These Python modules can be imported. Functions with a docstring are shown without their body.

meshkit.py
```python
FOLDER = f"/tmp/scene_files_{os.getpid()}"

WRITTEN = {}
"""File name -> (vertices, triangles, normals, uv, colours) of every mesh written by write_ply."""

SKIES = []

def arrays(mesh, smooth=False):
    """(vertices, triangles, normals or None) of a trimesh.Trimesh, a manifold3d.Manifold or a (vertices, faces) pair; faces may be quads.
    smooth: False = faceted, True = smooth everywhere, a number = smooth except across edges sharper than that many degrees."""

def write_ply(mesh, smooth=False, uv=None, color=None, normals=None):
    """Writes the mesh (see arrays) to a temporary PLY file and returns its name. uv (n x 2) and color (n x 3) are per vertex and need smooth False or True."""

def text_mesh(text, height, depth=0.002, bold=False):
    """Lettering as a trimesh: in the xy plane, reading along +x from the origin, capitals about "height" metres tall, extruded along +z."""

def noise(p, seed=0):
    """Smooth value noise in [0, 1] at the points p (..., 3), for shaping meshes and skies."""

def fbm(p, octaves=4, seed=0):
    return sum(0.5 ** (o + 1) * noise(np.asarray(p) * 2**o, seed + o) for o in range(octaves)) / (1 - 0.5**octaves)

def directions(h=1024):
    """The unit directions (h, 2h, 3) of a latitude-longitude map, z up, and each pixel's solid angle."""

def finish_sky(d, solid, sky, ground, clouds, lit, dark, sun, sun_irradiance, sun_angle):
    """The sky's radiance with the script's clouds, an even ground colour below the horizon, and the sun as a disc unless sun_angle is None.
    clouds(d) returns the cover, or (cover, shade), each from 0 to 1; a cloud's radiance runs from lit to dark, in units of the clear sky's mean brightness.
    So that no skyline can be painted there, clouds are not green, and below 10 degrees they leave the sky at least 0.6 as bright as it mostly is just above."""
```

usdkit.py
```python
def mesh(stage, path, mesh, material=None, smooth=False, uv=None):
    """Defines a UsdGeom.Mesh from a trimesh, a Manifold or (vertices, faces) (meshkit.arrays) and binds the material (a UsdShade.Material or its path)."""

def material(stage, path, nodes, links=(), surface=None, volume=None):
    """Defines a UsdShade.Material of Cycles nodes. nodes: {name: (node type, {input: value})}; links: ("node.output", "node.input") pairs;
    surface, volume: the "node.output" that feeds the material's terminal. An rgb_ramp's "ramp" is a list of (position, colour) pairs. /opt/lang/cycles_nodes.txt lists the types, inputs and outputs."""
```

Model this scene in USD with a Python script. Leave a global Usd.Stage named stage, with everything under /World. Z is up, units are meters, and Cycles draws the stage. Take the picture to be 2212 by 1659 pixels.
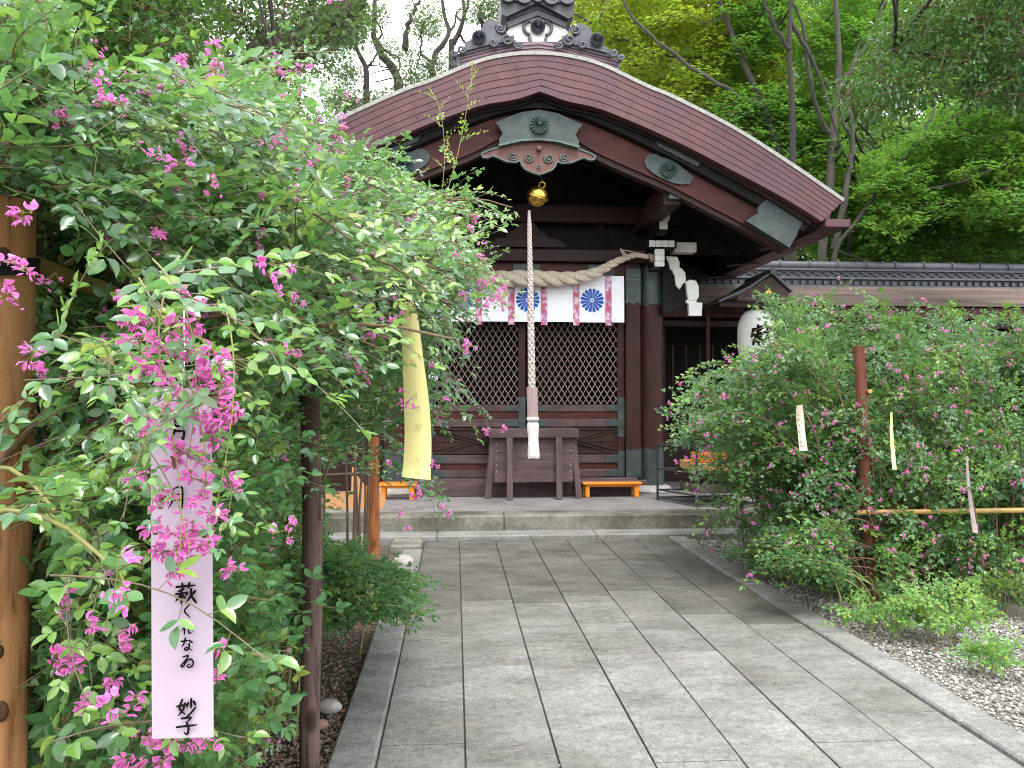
import math, random
import numpy as np, trimesh, shapely, manifold3d
from shapely.geometry import Polygon, LineString, Point
from shapely.ops import unary_union
from scipy.spatial.transform import Rotation
import meshkit, usdkit
from pxr import Usd, UsdGeom, UsdLux, UsdShade, Sdf, Gf, Vt

stage = Usd.Stage.CreateInMemory()
UsdGeom.SetStageUpAxis(stage, 'Z'); UsdGeom.SetStageMetersPerUnit(stage, 1.0)
UsdGeom.Xform.Define(stage, '/World')
# ------------------------------------------------------------------ camera
EYE = np.array([0., 0., 1.5]); YAW, PITCH, FOC = math.radians(4.05), math.radians(1.25), 1725.0
FW = np.array([math.sin(YAW)*math.cos(PITCH), math.cos(YAW)*math.cos(PITCH), math.sin(PITCH)])
RT = np.array([math.cos(YAW), -math.sin(YAW), 0.]); UP = np.cross(RT, FW)
cam = UsdGeom.Camera.Define(stage, '/World/camera')
cam.CreateHorizontalApertureAttr(36.0); cam.CreateVerticalApertureAttr(27.0)
cam.CreateFocalLengthAttr(36.0*FOC/2212.0); cam.CreateClippingRangeAttr((0.05, 2000.0))
M4 = np.eye(4); M4[0,:3] = RT; M4[1,:3] = UP; M4[2,:3] = -FW; M4[3,:3] = EYE
cam.AddTransformOp().Set(Gf.Matrix4d(M4.tolist()))
cam.CreateExposureAttr(1.72)
# ------------------------------------------------------------------ sky and sun (overcast)
SUN_EL, SUN_AZ = math.radians(60), math.radians(168)     # azimuth = atan2(x, y) of the direction towards the sun
dome = UsdLux.DomeLight.Define(stage, '/World/sky')
dome.GetPrim().SetCustomDataByKey('kind', 'structure')
dome.GetPrim().SetCustomDataByKey('label', 'white overcast sky behind the trees')
sm = usdkit.material(stage, '/World/Looks/sky', {
    'sky': ('sky_texture', {'sky_type': 'single_scattering', 'sun_disc': False, 'sun_elevation': SUN_EL, 'sun_rotation': SUN_AZ}),
    'tc': ('texture_coordinate', {}),
    'n': ('noise_texture', {'scale': 2.2, 'detail': 5.0, 'roughness': 0.55}),
    'r': ('rgb_ramp', {'ramp': [(0.25, (8.6, 8.8, 9.2)), (0.75, (12.0, 12.1, 12.3))]}),
    'm': ('mix', {'fac': 0.9}),
    'bg': ('background_shader', {'strength': 0.1})},
    [('tc.generated', 'n.vector'), ('n.fac', 'r.fac'), ('sky.color', 'm.color1'), ('r.color', 'm.color2'), ('m.color', 'bg.color')], surface='bg.background')
UsdShade.MaterialBindingAPI.Apply(dome.GetPrim()).Bind(sm)
sun = UsdLux.DistantLight.Define(stage, '/World/sun')
sun.CreateNormalizeAttr(True); sun.CreateIntensityAttr(0.4); sun.CreateAngleAttr(25.0); sun.CreateColorAttr((1.0, 0.96, 0.9))
sun.AddRotateXYZOp().Set((0., 0., 0.))
sd = np.array([math.sin(SUN_AZ)*math.cos(SUN_EL), math.cos(SUN_AZ)*math.cos(SUN_EL), math.sin(SUN_EL)])
zx = sd; xx = np.cross([0, 0, 1.], zx); xx /= np.linalg.norm(xx); yx = np.cross(zx, xx)
e = Rotation.from_matrix(np.stack([xx, yx, zx], 1)).as_euler('xyz', degrees=True)
sun.GetPrim().GetAttribute('xformOp:rotateXYZ').Set(Gf.Vec3f(*map(float, e)))

# ------------------------------------------------------------------ helpers
def at(px, py, Y):
    "world point on the plane y = Y seen at picture point (px, py) of a 2212 wide picture"
    d = FW + (px-1106.0)/FOC*RT - (py-829.5)/FOC*UP
    return EYE + d*(Y/d[1])
def proj(p):
    q = np.atleast_2d(p) - EYE
    z = q @ FW
    zz = np.where(np.abs(z) < 1e-6, 1e-6, z)
    return np.stack([1106 + FOC*(q @ RT)/zz, 829.5 - FOC*(q @ UP)/zz, z], 1)
used = {}
def fresh(parent, name):
    n = used.get((parent, name), 0); used[(parent, name)] = n+1
    return f'{parent}/{name}' + (f'_{n:03d}' if n else '')
def tag(path, label=None, cat=None, group=None, kind=None):
    p = stage.GetPrimAtPath(path)
    for k, v in (('label', label), ('category', cat), ('group', group), ('kind', kind)):
        if v: p.SetCustomDataByKey(k, v)
base_of = {}
def thing(name, label, cat, base=(0, 0, 0), group=None, kind=None):
    path = fresh('/World', name)
    x = UsdGeom.Xform.Define(stage, path)
    x.AddTranslateOp().Set(Gf.Vec3d(*map(float, base)))
    base_of[path] = np.array(base, float)
    tag(path, label, cat, group, kind)
    return path
def part(parent, name, mesh, mat, smooth=False, label=None, kind=None, uv=None):
    "a mesh in world coordinates as a part of a thing (or of a part)"
    v, f = arr(mesh)
    path = fresh(parent, name)
    b = base_of[parent]; base_of[path] = b
    usdkit.mesh(stage, path, (v - b, f), mat, smooth, uv)
    if label or kind: tag(path, label, None, None, kind)
    return path
def solo(name, mesh, mat, label=None, cat=None, group=None, kind=None, smooth=False, uv=None):
    path = fresh('/World', name)
    base_of[path] = np.zeros(3)
    usdkit.mesh(stage, path, arr(mesh), mat, smooth, uv)
    tag(path, label, cat, group, kind)
    return path
def arr(m):
    if isinstance(m, (tuple, list)) and len(m) == 2: return np.asarray(m[0], float), tri(np.asarray(m[1], int))
    if hasattr(m, 'to_mesh'):
        q = m.to_mesh(); return np.array(q.vert_properties[:, :3], float), np.array(q.tri_verts, int)
    return np.array(m.vertices, float), np.array(m.faces, int)
def tri(f):
    return np.vstack([f[:, [0, 1, 2]], f[:, [0, 2, 3]]]) if f.shape[1] == 4 else f
def join(ms):
    vs, fs, n = [], [], 0
    for m in ms:
        v, f = arr(m); vs.append(v); fs.append(f+n); n += len(v)
    return np.vstack(vs), np.vstack(fs)
_s = np.array([[a, b, c] for a in (-1, 1) for b in (-1, 1) for c in (-1, 1)], float)
_ref = np.vstack([np.stack([_s[:, 0]*(1 if k == 0 else .8), _s[:, 1]*(1 if k == 1 else .8), _s[:, 2]*(1 if k == 2 else .8)], 1) for k in range(3)])
_h = trimesh.Trimesh(_ref, trimesh.convex.convex_hull(_ref).faces, process=False) if False else None
def _boxtop():
    from scipy.spatial import ConvexHull
    h = ConvexHull(_ref); f = h.simplices.copy()
    for i, (a, b, c) in enumerate(f):
        n = np.cross(_ref[b]-_ref[a], _ref[c]-_ref[a])
        if n @ (_ref[a]+_ref[b]+_ref[c]) < 0: f[i] = [a, c, b]
    return f
BOXF = _boxtop()
def obox(c, hx, hy, hz, R=np.eye(3), b=0.004):
    "box with chamfered edges: centre, half sizes, axes as columns of R"
    b = min(b, .45*min(hx, hy, hz)); h = np.array([hx, hy, hz])
    v = np.vstack([_s*np.array([h[0]-b*(k != 0), h[1]-b*(k != 1), h[2]-b*(k != 2)]) for k in range(3)])
    return v @ np.asarray(R).T + np.asarray(c), BOXF
def box(x0, x1, y0, y1, z0, z1, b=0.004):
    return obox(((x0+x1)/2, (y0+y1)/2, (z0+z1)/2), abs(x1-x0)/2, abs(y1-y0)/2, abs(z1-z0)/2, b=b)
def bar(p, q, w, d, up=(0, -1, 0), b=0.003):
    "rectangular bar from p to q, width w, thickness d along up"
    p, q = np.asarray(p, float), np.asarray(q, float); x = q-p; L = np.linalg.norm(x); x /= L
    y = np.asarray(up, float); y = y - x*(x @ y); y /= np.linalg.norm(y); z = np.cross(x, y)
    return obox((p+q)/2, L/2, d/2, w/2, np.stack([x, y, z], 1), b)
def tube(pts, rad, n=8, caps=True):
    pts = np.asarray(pts, float); m = len(pts); rad = np.broadcast_to(np.asarray(rad, float), (m,))
    t = np.gradient(pts, axis=0); t /= np.maximum(np.linalg.norm(t, axis=1, keepdims=True), 1e-9)
    a = np.array([0, 0, 1.]) if abs(t[0][2]) < .9 else np.array([1., 0, 0])
    u = np.cross(t[0], a); u /= np.linalg.norm(u); vs = []
    ang = np.arange(n)/n*2*np.pi
    for i in range(m):
        u = u - t[i]*(u @ t[i]); u /= np.linalg.norm(u); w = np.cross(t[i], u)
        vs.append(pts[i] + rad[i]*(np.cos(ang)[:, None]*u + np.sin(ang)[:, None]*w))
    v = np.vstack(vs); i = np.arange(n); j = (i+1) % n; f = []
    for k in range(m-1):
        f.append(np.stack([k*n+i, k*n+j, (k+1)*n+j], 1)); f.append(np.stack([k*n+i, (k+1)*n+j, (k+1)*n+i], 1))
    if caps:
        v = np.vstack([v, pts[:1], pts[-1:]]); c0, c1 = len(v)-2, len(v)-1
        f.append(np.stack([np.full(n, c0), j, i], 1)); f.append(np.stack([np.full(n, c1), (m-1)*n+i, (m-1)*n+j], 1))
    return v, np.vstack(f)
def bez(ps, n=12):
    ps = np.asarray(ps, float); t = np.linspace(0, 1, n)[:, None]
    while len(ps) > 1 and ps.ndim == 2 or ps.ndim == 3 and len(ps) > 1:
        if ps.ndim == 2: ps = np.repeat(ps[:, None, :], n, 1)
        ps = ps[:-1]*(1-t) + ps[1:]*t
    return ps[0]
def spl(ps, n=40):
    "smooth curve through points (Catmull-Rom)"
    ps = np.asarray(ps, float); k = len(ps)
    if k == 2: return ps[0] + (ps[1]-ps[0])*np.linspace(0, 1, n)[:, None]
    e = np.vstack([2*ps[0]-ps[1], ps, 2*ps[-1]-ps[-2]]); out = []
    for s in np.linspace(0, k-1-1e-9, n):
        i = int(s); t = s-i; a, b, c, d = e[i:i+4]
        out.append(.5*((2*b)+(c-a)*t+(2*a-5*b+4*c-d)*t*t+(3*b-a-3*c+d)*t**3))
    return np.array(out)
def lathe(prof, n=24, c=(0, 0, 0)):
    prof = np.asarray(prof, float); a = np.arange(n)/n*2*np.pi
    v = np.stack([np.outer(prof[:, 0], np.cos(a)), np.outer(prof[:, 0], np.sin(a)), np.repeat(prof[:, 1:2], n, 1)], -1).reshape(-1, 3)
    i = np.arange(n); j = (i+1) % n; f = []
    for k in range(len(prof)-1):
        f += [np.stack([k*n+i, k*n+j, (k+1)*n+j], 1), np.stack([k*n+i, (k+1)*n+j, (k+1)*n+i], 1)]
    return v + np.asarray(c, float), np.vstack(f)
def plate(poly, y0, y1):
    "shapely polygon in (x, z) extruded from y0 (front) to y1"
    out = []
    for g in getattr(poly, 'geoms', [poly]):
        if g.is_empty or g.area < 1e-9: continue
        m = trimesh.creation.extrude_polygon(g, abs(y1-y0), engine='earcut')
        v = np.array(m.vertices); out.append((np.stack([v[:, 0], max(y0, y1)-v[:, 2], v[:, 1]], 1), np.array(m.faces)))
    return join(out)
def strip(up, lo, y0, y1):
    "solid between two (x, z) polylines of equal length, from y0 to y1"
    up, lo = np.asarray(up, float), np.asarray(lo, float); n = len(up)
    q = lambda a, y: np.stack([a[:, 0], np.full(n, y), a[:, 1]], 1)
    v = np.vstack([q(up, y0), q(lo, y0), q(up, y1), q(lo, y1)]); i = np.arange(n-1); f = []
    quad = lambda a, b, c, d: f.append(np.stack([a, b, c, d], 1))
    quad(i+n, i+n+1, i+1, i); quad(i+2*n, i+2*n+1, i+3*n+1, i+3*n)
    quad(i, i+1, i+2*n+1, i+2*n); quad(i+3*n, i+3*n+1, i+n+1, i+n)
    f.append(np.array([[0, 2*n, 3*n, n]])); e = n-1; f.append(np.array([[e, n+e, 3*n+e, 2*n+e]]))
    return v, tri(np.vstack(f))

# ------------------------------------------------------------------ materials
MATS = {}
def mat(name, ramp, scale=6., rough=.6, bump=0.0, stretch=(1, 1, 1), detail=6., bscale=None, spec=.5, isl=0.0, obj=0.0, metal=0., stain=None, stain_scale=.7, rrange=None, bdist=.01, stain_lim=(.45, .7), extra=None):
    "noise-coloured principled material in object space; isl / obj: brightness spread per island / per object; stain: colour of large patches"
    N = {'tc': ('texture_coordinate', {}), 'mp': ('mapping', {'scale': stretch}), 'n': ('noise_texture', {'scale': scale, 'detail': detail, 'roughness': .6}),
         'r': ('rgb_ramp', {'ramp': ramp}), 'p': ('principled_bsdf', {'roughness': rough, 'metallic': metal, 'specular_ior_level': spec})}
    L = [('tc.object', 'mp.vector'), ('mp.vector', 'n.vector'), ('n.fac', 'r.fac')]
    col = 'r.color'
    if stain is not None:
        N['sn'] = ('noise_texture', {'scale': stain_scale, 'detail': 5., 'roughness': .65}); N['sr'] = ('rgb_ramp', {'ramp': [(stain_lim[0], (0, 0, 0)), (stain_lim[1], (1, 1, 1))]})
        N['sm'] = ('mix', {'color2': stain})
        L += [('tc.object', 'sn.vector'), ('sn.fac', 'sr.fac'), ('sr.color', 'sm.fac'), (col, 'sm.color1')]; col = 'sm.color'
    if isl or obj:
        a = isl or obj
        N['g'] = ('geometry', {}) if isl else ('object_info', {})
        N['mr'] = ('map_range', {'from_min': 0., 'from_max': 1., 'to_min': 1-a, 'to_max': 1+a}); N['hv'] = ('hsv', {})
        L += [('g.random_per_island' if isl else 'g.random', 'mr.value'), ('mr.result', 'hv.value'), (col, 'hv.color')]; col = 'hv.color'
    L.append((col, 'p.base_color'))
    if rrange:
        N['rr'] = ('map_range', {'from_min': .3, 'from_max': .7, 'to_min': rrange[0], 'to_max': rrange[1]}); L += [('n.fac', 'rr.value'), ('rr.result', 'p.roughness')]
    if bump:
        N['bn'] = ('noise_texture', {'scale': bscale or scale*3, 'detail': 6., 'roughness': .65}); N['b'] = ('bump', {'strength': bump, 'distance': bdist})
        L += [('mp.vector', 'bn.vector'), ('bn.fac', 'b.height'), ('b.normal', 'p.normal')]
    MATS[name] = usdkit.material(stage, f'/World/Looks/{name}', N, L, surface='p.BSDF')
    return MATS[name]
def k(c, f): return tuple(min(1., x*f) for x in c)
def two(c, a=.65, b=1.35): return [(.3, k(c, a)), (.7, k(c, b))]

M_wood_x = mat('dark_wood', two((.031, .0135, .012)), 14, .55, .25, (.15, 1, 1), isl=.1, spec=.22)
M_wood_z = mat('dark_wood_upright', two((.042, .0145, .0125)), 14, .55, .25, (1, 1, .12), isl=.1, stain=(.022, .011, .010), stain_scale=2.2, spec=.22)
M_red = mat('red_painted_board', two((.058, .0145, .011), .6, 1.3), 9, .5, .2, (.2, 1, 1), spec=.22)
M_lattice = mat('lattice_wood', two((.22, .165, .15), .75, 1.25), 16, .7, .2, spec=.22)
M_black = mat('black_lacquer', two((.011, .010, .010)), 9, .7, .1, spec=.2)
M_grey_wood = mat('weathered_wood', two((.095, .062, .064), .6, 1.35), 16, .7, .4, (.12, 1, 1), isl=.12, stain=(.055, .034, .034), stain_scale=3., spec=.22)
M_grey_wood_z = mat('weathered_wood_upright', two((.10, .066, .068), .6, 1.35), 16, .7, .4, (1, 1, .12), isl=.12, spec=.22)
M_green = mat('verdigris_metal', two((.040, .056, .053), .7, 1.3), 11, .5, .15, metal=.25, stain=(.026, .034, .033), stain_scale=4.)
M_green_l = mat('pale_verdigris', two((.062, .095, .088), .7, 1.3), 11, .5, .15, metal=.15)
M_copper = mat('roof_copper', two((.088, .035, .038), .7, 1.3), 5, .42, .12, (1, 1, 1), obj=.06, spec=.4, metal=.1, stain=(.075, .036, .050), stain_scale=1.8, rrange=(.35, .55))
M_copper_p = mat('ridge_copper', two((.16, .098, .122), .75, 1.25), 6, .45, .1, obj=.1, metal=.15)
M_lip = mat('roof_edge', two((.26, .26, .24), .7, 1.3), 20, .7, .2)
M_tile = mat('grey_tile', two((.062, .066, .082), .65, 1.4), 14, .42, .25, isl=.1)
M_tile_d = mat('dark_tile', two((.028, .030, .034), .65, 1.4), 14, .4, .2)
M_white = mat('white_paint', two((.74, .73, .70), .9, 1.07), 9, .6, .06)
M_gegyo = mat('gable_pendant', two((.10, .033, .024), .75, 1.25), 9, .55, .15)
M_gold = mat('brass', two((.62, .40, .08), .8, 1.15), 7, .24, .05, metal=1.0, rrange=(.18, .38))
M_crest = mat('gold_crest', two((.72, .55, .06), .85, 1.1), 9, .4, metal=.2)
M_rope = mat('straw_rope', two((.50, .42, .33), .7, 1.2), 30, .85, .4, (1, 1, 1))
M_rope2 = mat('bell_rope_cloth', two((.44, .385, .36), .72, 1.18), 40, .85, .3, isl=.07)
M_rope_p = mat('bell_rope_sleeve', two((.27, .20, .20), .8, 1.15), 12, .8, .2, (1, 1, .1))
M_tassel = mat('white_tassel', two((.56, .545, .53), .85, 1.08), 40, .9, .3)
M_cloth = mat('white_cloth', two((.80, .80, .84), .95, 1.04), 5, .85, .08)
M_blue = mat('blue_crest', two((.012, .085, .40), .9, 1.1), 9, .8)
M_band = mat('pink_band', [(.40, (.46, .10, .16)), (.47, (.50, .20, .32)), (.52, (.36, .20, .40)), (.58, (.70, .45, .55))], 13, .8, .05, (1, 1, 1.0), detail=1.)
M_orange = mat('orange_table', two((.62, .19, .015), .85, 1.15), 10, .35, .1, (.15, 1, 1))
M_tan = mat('pale_wood', two((.40, .21, .09), .8, 1.15), 10, .5, .15, (.15, 1, 1))
M_iron = mat('black_iron', two((.02, .021, .024)), 9, .45, .1)
M_pink = mat('pink_paper', two((.44, .355, .44), .975, 1.02), 3, .75, .03)
M_yellow = mat('yellow_paper', two((.62, .57, .235), .95, 1.04), 4, .75, .04)
M_cream = mat('cream_paper', two((.44, .39, .30), .9, 1.05), 6, .8, .04)
M_ink = mat('ink', two((.006, .006, .006)), 9, .9, spec=.1)
M_ink_f = mat('faded_ink', two((.42, .38, .16)), 9, .7)
M_ink_g = mat('grey_ink', two((.12, .10, .085)), 9, .7)
M_paper = mat('lantern_paper', two((.80, .80, .76), .96, 1.03), 6, .8, .05)
M_bamboo = mat('bamboo', two((.32, .18, .055), .7, 1.25), 8, .42, .1, (1, 1, 1), stain=(.30, .24, .06), stain_scale=5.)
M_bamboo_d = mat('dark_bamboo', two((.10, .06, .04), .7, 1.3), 8, .5, .1, isl=.2)
M_twine = mat('black_twine', two((.014, .014, .014)), 30, .9)
M_skirting = mat('column_base_stone', two((.30, .28, .26), .75, 1.2), 18, .85, .35)
def wood_post(name, c1, c2, knot, scale):
    "round timber: vertical grain, rings about knots"
    return usdkit.material(stage, f'/World/Looks/{name}', {
        'tc': ('texture_coordinate', {}), 'mp': ('mapping', {'scale': (1, 1, .11)}),
        'n': ('noise_texture', {'scale': scale, 'detail': 7., 'roughness': .62, 'distortion': .6}), 'r': ('rgb_ramp', {'ramp': [(.38, c1), (.48, k(c2, .8)), (.62, c2)]}),
        'mk': ('mapping', {'scale': (1, 1, .55)}), 'v': ('voronoi_texture', {'scale': 4.2}), 'vr': ('rgb_ramp', {'ramp': [(0., (1, 1, 1)), (.085, (.75, .75, .75)), (.14, (0, 0, 0))]}),
        'mx': ('mix', {'color2': knot}), 'n2': ('noise_texture', {'scale': 3., 'detail': 4.}), 'r2': ('rgb_ramp', {'ramp': [(.5, (0, 0, 0)), (.72, (.75, .75, .75))]}),
        'm2': ('mix', {'color2': k(c1, .75)}),
        'b': ('bump', {'strength': .6, 'distance': .006}), 'p': ('principled_bsdf', {'roughness': .8, 'specular_ior_level': .25})},
        [('tc.object', 'mp.vector'), ('mp.vector', 'n.vector'), ('n.fac', 'r.fac'), ('tc.object', 'mk.vector'), ('mk.vector', 'v.vector'), ('v.distance', 'vr.fac'),
         ('vr.color', 'mx.fac'), ('r.color', 'mx.color1'), ('tc.object', 'n2.vector'), ('n2.fac', 'r2.fac'), ('r2.color', 'm2.fac'), ('mx.color', 'm2.color1'),
         ('m2.color', 'p.base_color'), ('n.fac', 'b.height'), ('b.normal', 'p.normal')], surface='p.BSDF')
M_post = wood_post('pine_post', (.20, .08, .028), (.52, .26, .115), (.10, .035, .012), 30.)
M_log = wood_post('brown_log', (.034, .021, .018), (.13, .082, .070), (.02, .012, .01), 38.)
M_post_o = wood_post('orange_post', (.14, .045, .013), (.27, .10, .034), (.09, .03, .01), 34.)
M_post_r = wood_post('red_brown_post', (.085, .028, .018), (.15, .050, .033), (.06, .02, .012), 34.)

def granite(name, dark, light, damp, obj=.055, lim=(.48, .72), spk=120., moss=(.13, .12, .085)):
    "speckled granite with worn streaks and damp, mossy patches of its own"
    N = {'tc': ('texture_coordinate', {}), 'o': ('object_info', {}),
         'n': ('noise_texture', {'scale': spk, 'detail': 5., 'roughness': .8}), 'r': ('rgb_ramp', {'ramp': [(.34, dark), (.47, k(light, .72)), (.56, k(light, .92)), (.68, k(light, 1.12))]}),
         'q': ('noise_texture', {'scale': 26., 'detail': 5., 'roughness': .75, 'distortion': .4}), 'qr': ('rgb_ramp', {'ramp': [(.36, (.66, .66, .65)), (.5, (.92, .92, .92)), (.66, (1.12, 1.12, 1.12))]}), 'mq': ('mix', {'mix_type': 'multiply', 'fac': 1.}),
         'v': ('voronoi_texture', {'scale': spk*.42}), 'vr': ('rgb_ramp', {'ramp': [(.0, (.7, .7, .7)), (.2, (.0, .0, .0))]}), 'm0': ('mix', {'color2': k(dark, .55)}),
         'ms': ('mapping', {'scale': (.8, 1.7, 1)}), 'n2': ('noise_texture', {'scale': 3.2, 'detail': 8., 'roughness': .72, 'distortion': .5}),
         'r2': ('rgb_ramp', {'ramp': [(.36, (.66, .66, .65)), (.64, (1.1, 1.1, 1.1))]}), 'm1': ('mix', {'mix_type': 'multiply', 'fac': 1.}),
         'n3': ('noise_texture', {'scale': .95, 'detail': 7., 'roughness': .66}),
         'r3': ('rgb_ramp', {'ramp': [(lim[0], (0, 0, 0)), (lim[1], (1, 1, 1))]}), 'm2': ('mix', {'mix_type': 'multiply', 'color2': damp}), 
         'n4': ('noise_texture', {'scale': 2.3, 'detail': 6., 'roughness': .7}), 'r4': ('rgb_ramp', {'ramp': [(.56, (0, 0, 0)), (.74, (.65, .65, .65))]}), 'm3': ('mix', {'color2': moss}),
         'mr': ('map_range', {'to_min': 1-obj, 'to_max': 1+obj}), 'hv': ('hsv', {}),
         'b': ('bump', {'strength': .7, 'distance': .006}), 'rr': ('map_range', {'from_min': .3, 'from_max': .7, 'to_min': .62, 'to_max': .85}), 'p': ('principled_bsdf', {})}
    L = [('tc.object', 'n.vector'), ('n.fac', 'r.fac'), ('tc.object', 'v.vector'), ('v.distance', 'vr.fac'), ('vr.color', 'm0.fac'), ('r.color', 'm0.color1'),
         ('tc.object', 'ms.vector'), ('ms.vector', 'n2.vector'), ('n2.fac', 'r2.fac'), ('tc.object', 'q.vector'), ('q.fac', 'qr.fac'), ('m0.color', 'mq.color1'), ('qr.color', 'mq.color2'), ('mq.color', 'm1.color1'), ('r2.color', 'm1.color2'),
         ('tc.object', 'n3.vector'), ('n3.fac', 'r3.fac'), ('r3.color', 'm2.fac'), ('m1.color', 'm2.color1'),
         ('tc.object', 'n4.vector'), ('n4.fac', 'r4.fac'), ('r4.color', 'm3.fac'), ('m2.color', 'm3.color1'),
         ('o.random', 'mr.value'), ('mr.result', 'hv.value'), ('m3.color', 'hv.color'), ('hv.color', 'p.base_color'), ('n.fac', 'b.height'), ('b.normal', 'p.normal'), ('n2.fac', 'rr.value'), ('rr.result', 'p.roughness')]
    return usdkit.material(stage, f'/World/Looks/{name}', N, L, surface='p.BSDF')
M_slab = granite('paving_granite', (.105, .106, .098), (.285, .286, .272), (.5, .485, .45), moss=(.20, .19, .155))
M_slab_m = granite('paving_granite_damp_shaded', (.085, .086, .079), (.245, .245, .231), (.66, .65, .61), lim=(.38, .66), moss=(.15, .14, .11))  # middle slabs: damp stone, with some tree shade put into the colour
M_slab_d = granite('paving_granite_wet_shaded', (.065, .064, .058), (.185, .183, .170), (.56, .55, .50), lim=(.30, .60), moss=(.11, .10, .075))  # far slabs: damp stone, with more tree shade put into the colour
M_kerb = granite('kerb_granite', (.10, .10, .097), (.285, .285, .275), (.55, .53, .47), moss=(.17, .165, .12))
M_step = granite('step_granite', (.09, .085, .075), (.27, .26, .225), (.36, .34, .27), lim=(.40, .58), spk=150., moss=(.085, .085, .055))
M_floor = mat('platform_concrete', two((.18, .172, .172), .72, 1.22), 40, .75, .3, stain=(.11, .10, .10), stain_scale=1.9)
M_soil = mat('dark_soil', [(.35, (.045, .032, .024)), (.65, (.13, .10, .075))], 45, .95, .8, bdist=.02, stain=(.06, .055, .03), stain_scale=1.2)
M_joint = mat('joint_dirt', two((.045, .042, .034)), 60, .95, .4)
# ================================================================== the setting
CX = 0.985                                  # the shrine's middle line
rng = np.random.default_rng(11)
gx = np.linspace(-1, 1, 81); gx = np.sign(gx)*np.abs(gx)**2.6*160
gX, gY = np.meshgrid(gx, gx, indexing='ij'); gz = -.035 + .03*(meshkit.fbm(np.stack([gX*.9, gY*.9, 0*gX], -1), 4, 3)-.5) - .01
idx = np.arange(81*81).reshape(81, 81)
gf = np.stack([idx[:-1, :-1], idx[1:, :-1], idx[1:, 1:], idx[:-1, 1:]], -1).reshape(-1, 4)
solo('ground', (np.stack([gX, gY+6, gz], -1).reshape(-1, 3), gf), M_soil, 'dark soil under the bushes and the trees', kind='structure', smooth=True)

path = thing('path', 'grey granite paved path leading up to the shrine steps', None, (CX, 3, 0), kind='structure')
part(path, 'path_bed', box(-.5, 2.51, -3., 8.70, -.10, -.014, .002), M_joint)
rows = [-.324, .0436, .432, .826, 1.20, 1.576, 1.955, 2.335]
joint = [4.40, 4.88, 4.59, 4.20, 3.84, 4.20, 4.55]
for r in range(7):
    y = joint[r] - .745*11
    while y < 8.68:
        L = .745 + rng.uniform(-.05, .05) if not (3.2 < y < 4.9) else (.77, .70)[r % 2]
        y0, y1 = max(y, -3.), min(y+L, 8.69)
        if y1-y0 > .08:
            g = .0042; dz = rng.uniform(-.0025, .0025)
            v, f = box(rows[r]+g, rows[r+1]-g, y0+g*.55, y1-g*.55, -.06, dz, .0022)
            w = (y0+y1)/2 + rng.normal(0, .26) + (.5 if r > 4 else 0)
            part(path, 'paving_slab', (v, f), M_slab if w < 4.4 else M_slab_m if w < 5.9 else M_slab_d)  # darker granite towards the shrine paints in dampness and the shade falling there
        y += L
for x0, x1, yA in ((-.519, -.329, 8.1), (2.34, 2.53, 8.66)):
    y = -3.
    while y < yA:
        L = rng.uniform(1.25, 1.6); y1 = min(y+L, yA)
        part(path, 'kerb_stone', box(x0, x1, y+.003, y1-.003, -.12, .022 + rng.uniform(-.003, .003), .010), M_kerb)
        y += L

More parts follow.
